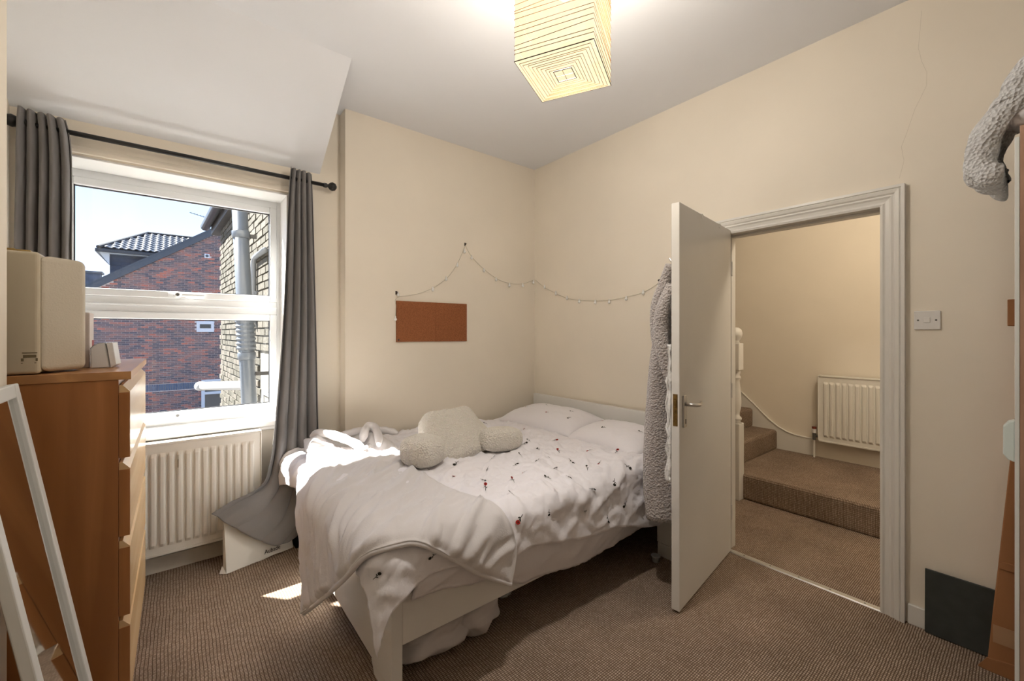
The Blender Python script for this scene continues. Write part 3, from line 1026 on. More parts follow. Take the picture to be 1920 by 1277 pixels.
def blob(c, r, p, rot=(0, 0, 0), seed=0, n=(34, 22), shape=None, amp=.03):
    mt_ = Matrix.Translation(c) @ Matrix.Rotation(rot[2], 4, 'Z') @ Matrix.Rotation(rot[1], 4, 'Y') @ Matrix.Rotation(rot[0], 4, 'X')
    sg = lambda v, q: math.copysign(abs(v) ** q, v)
    def fn(i, j):
        th_, ph = 2 * PI * i, PI * (j - .5)
        x = sg(math.cos(ph), p[0]) * sg(math.cos(th_), p[1]); y = sg(math.cos(ph), p[0]) * sg(math.sin(th_), p[1]); z = sg(math.sin(ph), p[0])
        v = Vector((x * r[0], y * r[1], z * r[2]))
        if shape: v = shape(v)
        v *= 1 + amp * nz(x * 2 + seed, y * 2, z * 2)
        return mt_ @ v
    b_ = MB()
    nu, nv = n
    vs_ = [fn(i / nu, j / (nv - 1)) for i in range(nu) for j in range(nv)]
    fs_ = [(i * nv + j, ((i + 1) % nu) * nv + j, ((i + 1) % nu) * nv + j + 1, i * nv + j + 1) for i in range(nu) for j in range(nv - 1)]
    b_.add(vs_, fs_)
    return b_


def cush_shape(v):
    k = v.z / .17
    v.x *= 1 - .30 * smooth01((k + .75) / 1.5)
    if k > 0:
        v.z -= .020 * k * (1 - min(1, abs(v.x) / .15) ** 2)
    return v


blob((1.345, 2.27, .715), (.275, .095, .178), (.42, .55), (math.radians(-40), 0, .12), 1, (64, 36), cush_shape).build('back_cushion', 'sherpa_cream', cu, smooth=True)
blob((1.062, 2.12, .705), (.112, .120, .085), (.7, .8), (.0, 0, .35), 4, (40, 24)).build('arm', 'sherpa_cream', cu, smooth=True)
blob((1.590, 2.10, .690), (.140, .090, .072), (.65, .7), (.0, .05, -.12), 9, (40, 24)).build('arm', 'sherpa_cream', cu, smooth=True)
MB().tube([(1.31, 2.365, .846), (1.33, 2.37, .862), (1.36, 2.37, .862), (1.38, 2.365, .846)], .006, 8).build('carry_loop', 'sherpa_cream', cu, smooth=True)

# white bundled duvet under the bed
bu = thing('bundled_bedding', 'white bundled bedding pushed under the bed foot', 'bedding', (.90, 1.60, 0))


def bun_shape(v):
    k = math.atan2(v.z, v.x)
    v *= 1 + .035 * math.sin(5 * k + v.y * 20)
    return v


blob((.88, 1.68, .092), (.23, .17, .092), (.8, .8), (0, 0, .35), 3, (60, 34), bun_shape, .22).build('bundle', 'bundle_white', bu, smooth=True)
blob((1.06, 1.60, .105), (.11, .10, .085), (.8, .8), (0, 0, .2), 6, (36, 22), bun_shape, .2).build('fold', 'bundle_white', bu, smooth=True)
pw = blob((1.33, 1.72, .012), (.05, .03, .012), (.9, .9), (0, 0, .3), 12, (16, 10), None, .5).build('plastic_scrap', 'clear_plastic', None, smooth=True)
tag(pw, 'crumpled clear plastic scrap on the carpet under the bed', 'scrap')

# ------------------------------------------------------------------ nightstand behind the door
ns = thing('nightstand', 'small white drawer unit tucked between bed and door', 'nightstand', (2.47, 1.32, 0))
nb = MB()
nb.box(2.30, 2.655, 1.205, 1.220, 0, .285); nb.box(2.30, 2.655, 1.427, 1.442, 0, .285)
nb.box(2.64, 2.655, 1.22, 1.427, 0, .285); nb.box(2.315, 2.64, 1.22, 1.427, .02, .035)
nb.build('carcass', 'bed_white', ns, bevel=.002)
MB().box(2.285, 2.66, 1.198, 1.448, .300, .318).build('top', 'bed_white', ns, bevel=.003)
MB().box(2.32, 2.65, 1.222, 1.425, .284, .300).build('painted_gap_shade', 'dark_void', ns)  # near-black strip paints the shade of the gap under the top
dr = MB().box(2.284, 2.300, 1.207, 1.440, .085, .262).build('drawer', 'bed_white', ns, bevel=.003)
MB().lathe([(.008, 0), (.007, .010), (.013, .018), (.011, .024), (.003, .026)], (2.284, 1.30, .175), 14, mtx=Matrix.Rotation(-PI / 2, 4, 'Y')).build('knob', 'plastic_white', dr, smooth=True)
MB().box(2.292, 2.300, 1.207, 1.440, .0, .078).build('plinth', 'bed_white', ns)

tub = thing('plastic_tub', 'small clear plastic tub on the carpet beside the drawer unit', 'tub', (2.215, 1.405, 0))
MB().lathe([(.020, .001), (.024, .03), (.026, .032)], (2.215, 1.405, 0), 16).build('tub_body', 'clear_plastic', tub, smooth=True)
MB().lathe([(.027, .032), (.027, .037), (.022, .038)], (2.215, 1.405, 0), 16).build('lid', 'clear_plastic', tub)

# ------------------------------------------------------------------ dressing gown on the back of the door
gn = thing('dressing_gown', 'grey fleece dressing gown hanging behind the open door', 'dressing gown', (2.05, 1.2, .4))
sil = [(.375, 1.345), (.5, 1.362), (.7, 1.358), (.9, 1.345), (1.1, 1.325), (1.25, 1.305), (1.38, 1.285), (1.50, 1.250), (1.60, 1.215), (1.68, 1.185), (1.73, 1.165)]


def gown_sil(z):
    for (a, ya), (c, yc) in zip(sil, sil[1:]):
        if z <= c: return lerp(ya, yc, (z - a) / (c - a))
    return sil[-1][1]


def door_back(x):     # y of the door's far face at x
    return lerp(ey, hy, (x - ex) / (hx - ex)) + th * 1.02


def gown_fn(i, j, zlo=.375, zhi=1.73, x0=1.925, x1=2.36, grow=1.0):
    z = lerp(zlo, zhi, j)
    a = 2 * PI * i
    yo = gown_sil(z)
    wx = lerp(1.0, .42, smooth01((z - 1.2) / .5))
    xc = (x0 + x1) / 2 - .05 * smooth01((z - 1.2) / .5)
    y_in = door_back(xc) + .012
    hy_ = (yo - y_in) / 2
    fold = 1 + .10 * math.sin(5 * a + z * 1.5) + .05 * math.sin(11 * a + 2 * z) + .05 * nz(a * 2, z * 4, 2)
    y = y_in + hy_ * (1 + math.sin(a) * fold * grow)
    x = xc + (x1 - x0) / 2 * wx * math.cos(a) * (1 + .06 * nz(a, z * 3, 5))
    return Vector((x, max(y, door_back(x) + .006), z))


b = MB()
nu, nv = 90, 60
vs = [gown_fn(i / nu, j / (nv - 1)) for i in range(nu) for j in range(nv)]
fs = [(i * nv + j, ((i + 1) % nu) * nv + j, ((i + 1) % nu) * nv + j + 1, i * nv + j + 1) for i in range(nu) for j in range(nv - 1)]
fs.append(tuple(i * nv for i in range(nu))); fs.append(tuple(i * nv + nv - 1 for i in range(nu)))
b.add(vs, fs)
b.build('body', 'gown_grey', gn, smooth=True)
# front edge rolled and the sleeve bunched near the hook
pp = [spline([(1.94, 1.150, 1.70), (1.955, 1.185, 1.62), (1.95, 1.225, 1.50), (1.955, 1.235, 1.36), (1.95, 1.215, 1.22)], k / 30) for k in range(31)]
MB().tube(pp, [.022 + .012 * math.sin(k / 30 * PI) for k in range(31)], 12).build('collar', 'gown_grey', gn, smooth=True)
pp = [spline([(1.93, 1.140, 1.60), (1.90, 1.165, 1.48), (1.905, 1.18, 1.38), (1.90, 1.165, 1.26), (1.915, 1.14, 1.12)], k / 30) for k in range(31)]
MB().tube(pp, [.02 + .018 * math.sin(k / 30 * PI) for k in range(31)], 12).build('sleeve', 'gown_grey', gn, smooth=True)
MB().tube([(1.955, 1.125, 1.72), (1.955, 1.15, 1.72), (1.955, 1.16, 1.735)], .006, 8).build('door_hook', 'satin_metal', gn)
# white lace garment squeezed between gown and door
lc = MB()


def lace_fn(i, j):
    z = lerp(.62, 1.30, j)
    yy = lerp(door_back(1.905) + .004, 1.150, i)
    return Vector((1.893 + .012 * nz(i * 6, z * 18, 3) + .010 * i - .010 * math.sin(z * 40) * .3, yy - .028 * abs(nz(z * 9, 2, 4)) * i, z))


lc.grid(lace_fn, 10, 60)
lo = lc.build('lace_garment', 'lace_white', None, smooth=True)
md = lo.modifiers.new('thickness', 'SOLIDIFY'); md.thickness = .006
tag(lo, 'white lacy garment hanging between door and dressing gown', 'garment')

# ------------------------------------------------------------------ curtain rod and curtains
RZ, RY = 2.37, 3.045
rod = thing('curtain_rod', 'black metal curtain rod with ball finials above the window', 'curtain rod', (0.1, RY, RZ))
MB().tube([(-.58, RY, RZ), (.80, RY, RZ)], .0125, 14).build('pole', 'black_metal', rod, smooth=True)
for sx, xx in ((1, .80), (-1, -.58)):
    mt_ = Matrix.Rotation(sx * PI / 2, 4, 'Y')
    MB().lathe([(.014, -.02), (.016, -.012), (.016, 0), (.010, .006), (.012, .012), (.024, .022), (.030, .038), (.024, .056), (.010, .066), (.001, .068)], (xx, RY, RZ), 18, mtx=mt_).build('finial', 'black_metal', rod, smooth=True)
for xx in (.66, -.54):
    MB().box(xx - .012, xx + .012, RY, YW, RZ - .012, RZ + .006).box(xx - .014, xx + .014, YW - .006, YW, RZ - .04, RZ + .03).build('bracket', 'black_metal', rod, bevel=.002)


def curtain(name, label, rows, nf, amp, ncols=150, nrows=90, seed=0, band=None):
    """rows: list of (v, [4 points left->right]); folds run down the cloth"""
    vsr = [r[0] for r in rows]
    def row_pts(v):
        for k in range(len(rows) - 1):
            if v <= vsr[k + 1] or k == len(rows) - 2:
                f = (v - vsr[k]) / (vsr[k + 1] - vsr[k])
                def cr4(idx):
                    g = lambda q: Vector(rows[max(0, min(len(rows) - 1, q))][1][idx])
                    p0, p1, p2, p3 = g(k - 1), g(k), g(k + 1), g(k + 2)
                    return .5 * (2 * p1 + (p2 - p0) * f + (2 * p0 - 5 * p1 + 4 * p2 - p3) * f * f + (3 * p1 - p0 - 3 * p2 + p3) * f ** 3)
                am = lerp(rows[k][2], rows[k + 1][2], f)
                return [cr4(i) for i in range(4)], am
    vs_ = []
    for r in range(nrows):
        v = r / (nrows - 1)
        pts, am = row_pts(v)
        for c in range(ncols):
            s = c / (ncols - 1)
            p = spline(pts, s)
            q = spline(pts, min(1, s + .01)) - spline(pts, max(0, s - .01))
            q.normalize()
            nrm = q.cross(Vector((0, 0, 1)))
            nrm = nrm.normalized() if nrm.length > .05 else Vector((0, -1, 0))
            ph = 2 * PI * nf * (s + .02 * nz(s * 3, v * 3, seed)) + seed
            d = 1.5 * abs(math.sin(ph / 2)) ** .75 - .6 + .18 * math.sin(ph * .37 + 2 * v)
            p = p + nrm * d * amp * am
            p += nrm * .006 * nz(s * 12, v * 9, seed + 3)
            vs_.append(p)
    b_ = MB()
    b_.add(vs_, [(r * ncols + c, r * ncols + c + 1, (r + 1) * ncols + c + 1, (r + 1) * ncols + c) for r in range(nrows - 1) for c in range(ncols - 1)])
    o = b_.build(name, 'curtain_grey', None, smooth=True, fixn=False)
    md_ = o.modifiers.new('thickness', 'SOLIDIFY'); md_.thickness = .004; md_.offset = 0
    return tag(o, label, 'curtain', 'curtains at the window')


def line4(a, c): return [tuple(lerp(a[k], c[k], t) for k in range(3)) for t in (0, 1 / 3, 2 / 3, 1)]


curtain('curtain', 'grey curtain bunched at the left of the window behind the cream case', [
    (0.0, line4((-.595, RY, 2.435), (-.440, RY, 2.425)), 1.0),
    (.12, line4((-.600, RY, 2.25), (-.420, RY, 2.25)), 1.0),
    (.5, line4((-.605, RY, 1.6), (-.415, RY - .005, 1.6)), 1.1),
    (1.0, line4((-.605, RY, .80), (-.405, RY - .01, .80)), 1.2)], 5, .036, seed=1)
curtain('curtain', 'grey curtain at the right of the window flared over the white bag', [
    (0.0, line4((.575, RY, 2.435), (.703, RY, 2.425)), .9),
    (.10, line4((.560, RY, 2.20), (.712, RY, 2.20)), .9),
    (.40, line4((.528, RY - .01, 1.44), (.728, RY - .01, 1.44)), 1.0),
    (.62, line4((.480, RY - .03, .80), (.735, RY - .03, .80)), 1.1),
    (.73, [(.455, 2.985, .56), (.54, 2.96, .55), (.64, 2.97, .54), (.735, 3.0, .54)], 1.0),
    (.82, [(.40, 2.955, .425), (.50, 2.92, .39), (.62, 2.93, .36), (.735, 2.985, .36)], .7),
    (.92, [(.24, 2.925, .375), (.40, 2.865, .28), (.57, 2.875, .20), (.70, 2.955, .19)], .38),
    (1.0, [(.150, 2.905, .335), (.275, 2.850, .225), (.455, 2.835, .085), (.60, 2.90, .085)], .22)], 4.5, .034, seed=4, ncols=170, nrows=130)

# ------------------------------------------------------------------ white bag on the carpet
bg = thing('carrier_bag', 'white cloth bag with black lettering leaning by the radiator', 'bag', (.40, 2.90, 0))
bd = Vector((.35, .087, 0)).normalized(); bn = Vector((bd.y, -bd.x, 0))
b0 = Vector((.215, 2.832, 0))


def bag_pt(s, t, side):
    # s along, t up, side 0 front / 1 back; flat base gusset, thinner upwards, leaning back
    w = .365 * (1 - .05 * t)
    depth = lerp(.055, .012, t) * side
    p = b0 + bd * (s * w + .012 * t) - bn * (depth + .085 * t - .018 * math.sin(PI * s) * math.sin(PI * min(1, t * 1.2)) * (1 - 2 * side))
    p.z = .004 + .30 * t + .006 * nz(s * 5, t * 5, side + 2)
    return p


b = MB()
for side in (0, 1):
    b.grid(lambda i, j, side=side: bag_pt(i, j, side), 26, 20)
for s in (0, 1):
    b.grid(lambda i, j, s=s: bag_pt(s, i, 0).lerp(bag_pt(s, i, 1), j) + bd * (.012 * (1 if s == 0 else -1) * math.sin(PI * j)), 20, 5)
b.grid(lambda i, j: bag_pt(i, 0, 0).lerp(bag_pt(i, 0, 1), j), 26, 4)
b.build('bag_body', 'bag_white', bg, smooth=True)
b = MB(); b.add([bag_pt(0, 0, 0) + Vector((.0, 0, .0)), bag_pt(0, 0, 1), bag_pt(0, .12, .5) - bd * .012, bag_pt(0, 0, .5) - bd * .028 - Vector((0, 0, -.001))], [(0, 1, 2), (0, 2, 3), (1, 3, 2), (0, 3, 1)])
b.build('folded_corner', 'bag_white', bg)
fc = bpy.data.curves.new('lettering', 'FONT'); fc.body = 'Aubade'; fc.size = .036; fc.align_x = 'CENTER'; fc.extrude = .0003
fo = bpy.data.objects.new('lettering_source', fc); COL.objects.link(fo)
dg = bpy.context.evaluated_depsgraph_get()
tm = bpy.data.meshes.new_from_object(fo.evaluated_get(dg)); bpy.data.objects.remove(fo)
upv = (bag_pt(.6, .3, 0) - bag_pt(.6, .05, 0)).normalized()
alv = (bag_pt(.75, .1, 0) - bag_pt(.45, .1, 0)).normalized()
nv_ = alv.cross(upv).normalized()
org = bag_pt(.66, .085, 0) + nv_ * .0065
to = bpy.data.objects.new('lettering', tm); COL.objects.link(to)
tm.materials.append(M['print_black'])
rm = Matrix((alv, upv, nv_)).transposed().to_4x4()
tm.transform(Matrix.Translation(org) @ rm @ Matrix.Scale(.82, 4, (1, 0, 0)))
attach(to, bg)
# near-black block in the gap between bag and bed foot
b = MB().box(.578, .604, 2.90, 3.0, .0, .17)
tag(b.build('black_block', 'dark_void', None, bevel=.004), 'narrow near-black block between curtain and bed foot', 'box')

# ------------------------------------------------------------------ chest of drawers in the alcove
ch = thing('chest_of_drawers', 'tall beech chest of drawers standing in front of the window', 'chest of drawers', (-.38, 2.32, 0))
CX0, CX1, CY0, CY1 = -.612, -.152, 1.888, 2.745
MB().box(CX0, CX1, CY0, CY0 + .02, 0, 1.203).build('side_panel', 'beech', ch, bevel=.0015)
MB().box(CX0, CX1, CY1 - .02, CY1, 0, 1.203).build('side_panel', 'beech', ch, bevel=.0015)
MB().box(CX0, CX0 + .01, CY0 + .02, CY1 - .02, .05, 1.203).build('back_panel', 'beech', ch)
MB().box(CX0 - .004, -.121, CY0 - .003, CY1 + .003, 1.203, 1.230).build('top', ['beech_top_lit'], ch, bevel=.0015)
MB().box(CX0 + .02, CX1 - .01, CY0 + .02, CY1 - .02, .0, .12).build('plinth', 'beech', ch)
bounds = [1.196, .940, .680, .416, .125]
for zt, zb in zip(bounds, bounds[1:]):
    d = MB()
    # front with a bevelled upper lip used as a finger grip
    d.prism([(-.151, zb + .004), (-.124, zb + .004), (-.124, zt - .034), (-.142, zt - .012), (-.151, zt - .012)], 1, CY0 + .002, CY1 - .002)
    do = d.build('drawer', 'beech_front_lit', ch)
    MB().box(-.58, -.152, CY0 + .035, CY1 - .035, zb + .03, zt - .04).build('drawer_box', 'melamine_white', do)
    MB().box(-.1512, -.1245, CY0 - .0005, CY0 + .0021, zb + .004, zt - .036).build('edge_band', 'beech', do)
MB().box(-.160, -.153, CY0 + .02, CY1 - .02, .12, 1.2).build('front_rail', 'beech', ch)

# cream carrying case on the chest
cs = thing('carrying_case', 'cream carrying case with latch and brown emblem on the chest', 'case', (-.4, 2.0, 1.23))
foot = [(-.585, 1.905), (-.330, 1.905), (-.243, 2.005), (-.262, 2.115), (-.585, 2.115)]
MB().prism(foot[:2] + [(-.330, 2.115), (-.585, 2.115)], 2, 1.2325, 1.606).build('smooth_shell', 'case_smooth', cs, bevel=.010, seg=4)
MB().prism([(-.333, 1.907), (-.243, 2.005), (-.262, 2.113), (-.333, 2.113)], 2, 1.236, 1.600).build('textured_lid', 'case_leather', cs, bevel=.018, seg=5)
lt = MB().box(-.440, -.352, 1.925, 1.955, 1.6055, 1.612)
lt.build('latch', 'brass', cs, bevel=.002)
MB().box(-.410, -.382, 1.918, 1.925, 1.590, 1.613).build('latch_tongue', 'brass', cs, bevel=.001)
lg = MB()
yq = 1.9042
lg.box(-.366, -.335, yq, yq + .001, 1.296, 1.299)
lg.box(-.364, -.337, yq, yq + .001, 1.283, 1.291)
lg.box(-.368, -.3625, yq, yq + .001, 1.272, 1.281); lg.box(-.3385, -.334, yq, yq + .001, 1.272, 1.281)
lg.box(-.368, -.3645, yq, yq + .001, 1.2655, 1.2675); lg.box(-.341, -.337, yq, yq + .001, 1.2655, 1.2675)
lg.build('emblem', 'logo_brown', cs)

bk = thing('standing_book', 'thin pinkish book standing behind the cream case', 'book', (-.265, 2.2, 1.23))
MB().box(-.285, -.250, 2.150, 2.245, 1.2305, 1.432).build('cover', 'book_pink', bk, bevel=.003)
MB().box(-.2502, -.2492, 2.205, 2.244, 1.245, 1.33).build('spine_mark', 'book_red', bk)

ac = thing('acrylic_holder', 'small frosted plastic holder at the chest corner', 'holder', (-.205, 2.14, 1.23))
AMt = Matrix.Translation((-.205, 2.14, 1.2305)) @ Matrix.Rotation(math.radians(-8), 4, 'Z')
MB().prism([(-.036, 0), (.016, 0), (.016, .006), (.004, .092), (-.012, .091), (-.028, .082), (-.036, .070)], 1, -.03, .03, mtx=AMt).build('shell', 'frosted', ac, bevel=.004)
MB().prism([(.018, 0), (.034, .012), (.024, .092), (.006, .092)], 1, -.03, .03, mtx=AMt).build('flap', 'frosted', ac, bevel=.002)
MB().tube([AMt @ Vector(p) for p in ((-.036, -.0305, .070), (-.028, -.0305, .082), (-.012, -.0305, .091), (.004, -.0305, .0915), (.016, -.0305, .004), (-.012, -.0305, .0005))], .0008, 6).build('edge_line', 'acrylic_line', ac)

# ------------------------------------------------------------------ leaning mirror
mi_ = thing('leaning_mirror', 'white framed full length mirror leaning on the left wall', 'mirror', (-.15, 1.56, 0))
up = Vector((-.198, 0, 1.2155)).normalized(); al = Vector((0, 1, 0)); nn_ = al.cross(up).normalized()
MM = Matrix.Translation((-.145, 1.372, .004)) @ Matrix((al, up, nn_)).transposed().to_4x4()
MW, MH, FWD = .380, 1.232, .036
for nm, bxs in (('frame_stile', (0, FWD, 0, MH)), ('frame_stile', (MW - FWD, MW, 0, MH)), ('frame_rail', (FWD, MW - FWD, 0, FWD)), ('frame_rail', (FWD, MW - FWD, MH - FWD, MH))):
    MB().box(bxs[0], bxs[1], bxs[2], bxs[3], -.022, .0, mtx=MM).build(nm, 'mirror_frame', mi_, bevel=.003)
MB().box(FWD - .006, MW - FWD + .006, FWD - .006, MH - FWD + .006, -.016, -.010, mtx=MM).build('mirror_pane', 'mirror_glass', mi_)
MB().box(.006, MW - .006, .006, MH - .006, -.024, -.017, mtx=MM).build('back_board', 'mirror_side', mi_)

# ------------------------------------------------------------------ wardrobe at the right edge
wd = thing('wardrobe', 'tall wooden wardrobe with white door at the right edge', 'wardrobe', (2.31, -.26, 0))
wb = MB()
wb.box(2.10, 2.116, -.56, .030, 0, 2.02); wb.box(2.504, 2.52, -.56, .030, 0, 2.02)
wb.box(2.116, 2.504, -.56, .030, 2.004, 2.02); wb.box(2.116, 2.504, -.56, .030, .06, .076); wb.box(2.116, 2.504, -.56, -.55, 0, 2.02)
wb.build('carcass', 'wardrobe_wood', wd, bevel=.001)
dw = MB().box(2.099, 2.521, .0305, .0405, .05, 1.985).build('door', 'melamine_white', wd, bevel=.001)
MB().prism([(.041, .935), (.041, 1.07), (.055, 1.065), (.066, 1.048), (.066, .957), (.055, .940)], 0, 2.135, 2.185).build('handle', 'mint_white', dw, bevel=.003)

# fleece blanket thrown over the wardrobe top
fl_path = [(-.26, 2.12), (-.17, 2.22), (-.08, 2.245), (-.01, 2.215), (.03, 2.175), (.045, 2.135), (.075, 2.10), (.098, 2.05), (.110, 1.995), (.108, 1.945), (.098, 1.91), (.080, 1.890), (.062, 1.888)]


def fleece_fn(i, j, sgn):
    p = spline([(0, a, c) for a, c in fl_path], j)
    q = spline([(0, a, c) for a, c in fl_path], min(1, j + .02)) - spline([(0, a, c) for a, c in fl_path], max(0, j - .02))
    q.normalize()
    n = Vector((0, -q.z, q.y))
    th_ = .034 * (1 + .30 * nz(j * 8, i * 3, 2)) * math.sin(PI * min(1, max(0.02, j) * 12, (1.02 - j) * 14) / 2)
    sag = .035 * nz(i * 3 + 2, j * 3, 7) + .012 * nz(i * 9, j * 9, 4)
    x = lerp(2.105 + .02 * nz(j * 5, 3, 1), 2.44, i)
    return Vector((x, p.y, p.z)) + n * (sgn * th_ + sag)


b = MB()
nu, nv = 26, 70
for sg in (1, -1):
    b.grid(lambda i, j, sg=sg: fleece_fn(i, j, sg), nu, nv)
b.grid(lambda i, j: fleece_fn(0, j, 1 - 2 * i) + Vector((-.014 * math.sin(PI * i), 0, 0)), 7, nv)
b.grid(lambda i, j: fleece_fn(1, j, 1 - 2 * i), 4, nv)
b.grid(lambda i, j: fleece_fn(j, 0, 1 - 2 * i), 4, nu); b.grid(lambda i, j: fleece_fn(j, 1, 1 - 2 * i), 4, nu)
fl = thing('fleece_blanket', 'pale grey fleece blanket draped over the wardrobe top', 'blanket', (2.3, 0, 2.02))
b.build('blanket_body', 'fleece_grey', fl, smooth=True)
pp = [spline([(2.125, .095, 2.085), (2.112, .075, 2.118), (2.106, .035, 2.128), (2.102, -.01, 2.118), (2.100, -.05, 2.11), (2.100, -.09, 2.10)], k / 20) for k in range(21)]
MB().tube(pp, [.008 + .010 * min(1, k / 6) for k in range(21)], 10).build('rolled_edge', 'fleece_grey', fl, smooth=True)
blob((2.17, .030, 2.075), (.055, .050, .045), (.8, .8), (.4, 0, .2), 5, (30, 20), None, .3).build('inner_fold', 'sheet_white', fl, smooth=True)

# ------------------------------------------------------------------ cardboard box, dark board, switch
cb = thing('cardboard_box', 'tall flattened brown cardboard box leaning beside the wardrobe', 'cardboard box', (2.6, .06, 0))
def cbp(z): return lerp(.122, .020, min(1, z / 1.45))
prf = []
vs, fs = [], []
zs = [0.003, .05, .25, .43, .45, .8, 1.2, 1.50]
for z in zs:
    yo = cbp(z) + .006 * nz(z * 5, 1, 3)
    w = .15
    vs += [(2.555, yo, z), (2.660, yo - .012, z), (2.660, yo - w, z), (2.555, yo - w, z)]
for i in range(len(zs) - 1):
    for k in range(4):
        fs.append((i * 4 + k, i * 4 + (k + 1) % 4, i * 4 + 4 + (k + 1) % 4, i * 4 + 4 + k))
fs += [(3, 2, 1, 0), tuple(range(len(vs) - 4, len(vs)))]
b = MB(); b.add(vs, fs)
b.build('sleeve', 'cardboard', cb, bevel=.004)
MB().box(2.565, 2.65, -.03, .068, 1.385, 1.49).build('top_flap', 'cardboard', cb, bevel=.002)
MB().box(2.549, 2.556, .0, .090, .42, .45).build('crease_flap', 'cardboard', cb, bevel=.002)
MB().box(2.5515, 2.5545, -.01, .105, .12, .19).build('tape_strip', 'tape', cb)
MB().prism([(.125, .0), (.145, .003), (.12, .05), (.05, .06), (.02, .0)], 0, 2.545, 2.553).build('torn_flap', 'cardboard', cb)

db = MB()
db.prism([(0, 0), (.25, 0), (.25, .282), (0, .282)], 0, -.012, 0, mtx=Matrix.Translation((2.655, .062, .003)) @ Matrix.Rotation(math.radians(2.2), 4, 'Y'))
tag(db.build('slate_board', 'dark_board', None, bevel=.0015), 'dark grey square board leaning on the wall by the doorway', 'board')

sw = thing('light_switch', 'white single light switch beside the doorway', 'light switch', (XR, .3075, 1.415))
MB().box(XR - .009, XR, .264, .351, 1.372, 1.458).build('face_plate', 'plastic_white', sw, bevel=.003)
MB().box(XR - .013, XR - .008, .2975, .3185, 1.404, 1.427).build('rocker', 'plastic_white', sw, bevel=.0015)
for yy in (.278, .337):
    MB().lathe([(.004, 0), (.004, .0008)], (XR - .0090, yy, 1.415), 10, mtx=Matrix.Rotation(-PI / 2, 4, 'Y')).build('screw', 'valve_grey', sw)

# ------------------------------------------------------------------ corkboard and string lights
ck = thing('corkboard', 'rectangular brown corkboard on the wall above the bed', 'corkboard', (1.6, YB, 1.44))
for x0, x1, z0_, z1_ in ((1.282, 1.608, 1.287, 1.597), (1.6085, 1.905, 1.286, 1.5975)):
    MB().box(x0, x1, YB - .012, YB - .001, z0_, z1_).build('cork_panel', 'cork', ck, bevel=.001)
MB().lathe([(.006, 0), (.007, .004), (.003, .006)], (1.298, YB - .012, 1.303), 12, mtx=Matrix.Rotation(PI / 2, 4, 'X')).build('push_pin', 'pin_dark', ck)

sl = thing('string_lights', 'string of small white bulb lights looped across the corner walls', 'string lights', (1.9, YB, 1.9))
cordA = [(1.277, 1.46), (1.281, 1.552), (1.29, 1.62), (1.455, 1.658), (1.588, 1.712), (1.714, 1.799), (1.799, 1.903), (1.856, 2.007), (1.893, 2.092)]
cordA2 = [(1.893, 2.092), (1.957, 2.005), (2.095, 1.904), (2.24, 1.832), (2.374, 1.808), (2.521, 1.814), (2.661, 1.86)]
cordB = [(2.985, 1.86), (2.866, 1.783), (2.71, 1.712), (2.571, 1.66), (2.427, 1.633), (2.252, 1.618), (2.111, 1.614), (1.954, 1.629), (1.799, 1.654), (1.673, 1.709), (1.606, 1.751)]
bulbA = [(1.274, 1.456), (1.295, 1.64), (1.585, 1.695), (1.705, 1.789), (1.811, 1.912), (1.883, 2.035), (1.952, 1.989), (2.079, 1.892), (2.211, 1.824), (2.362, 1.782), (2.521, 1.793), (2.654, 1.833)]
bulbB = [(2.85, 1.776), (2.702, 1.706), (2.563, 1.654), (2.42, 1.618), (2.245, 1.6), (2.104, 1.596), (1.943, 1.611), (1.794, 1.645)]
for pts, fx in ((cordA, 0), (cordA2, 0), (cordB, 1)):
    P3 = [(a, YB - .006, c) if fx == 0 else (XR - .006, a, c) for a, c in pts]
    MB().tube([spline(P3, k / 60) for k in range(61)], .0016, 6).build('cord', 'cord_cream', sl, smooth=True)
bulb_mesh = None
for pts, fx in ((bulbA, 0), (bulbB, 1)):
    for a, c in pts:
        p = Vector((a, YB - .013, c)) if fx == 0 else Vector((XR - .013, a, c))
        if bulb_mesh is None:
            o = MB().lathe([(.001, -.011), (.008, -.008), (.011, 0), (.009, .008), (.005, .012), (.005, .024), (.002, .026)], (0, 0, 0), 12).build('bulb', 'bulb_white', sl, smooth=True)
            bulb_mesh = o.data
        else:
            o = bpy.data.objects.new('bulb', bulb_mesh); COL.objects.link(o); attach(o, sl)
        o.location = p
for p, ax in (((1.893, YB, 2.100), 0), ((XR, 1.668, 1.725), 1), ((1.285, YB, 1.655), 0)):
    q = Vector(p)
    d = Vector((0, -1, 0)) if ax == 0 else Vector((-1, 0, 0))
    MB().tube([q, q + d * .016, q + d * .020 + Vector((0, 0, .006))], .0035, 8).box(q.x - (.006 if ax == 0 else .004), q.x + (.006 if ax == 0 else 0), q.y - (.004 if ax == 0 else .006), q.y + (0 if ax == 0 else .006), q.z - .012, q.z + .014).build('hook', 'pin_dark', sl)

# ------------------------------------------------------------------ paper lantern
LC = Vector((1.19, 1.155, 0)); LS = .150; LB, LT = 2.375, 2.735; LA = math.radians(26.9)
la = thing('paper_lantern', 'lit square rice paper lantern hanging from the ceiling', 'pendant lamp', (LC.x, LC.y, LT))


def lp(u, v, z):
    return Vector((LC.x + LS * (u * math.cos(LA) - v * math.sin(LA)), LC.y + LS * (u * math.sin(LA) + v * math.cos(LA)), z))


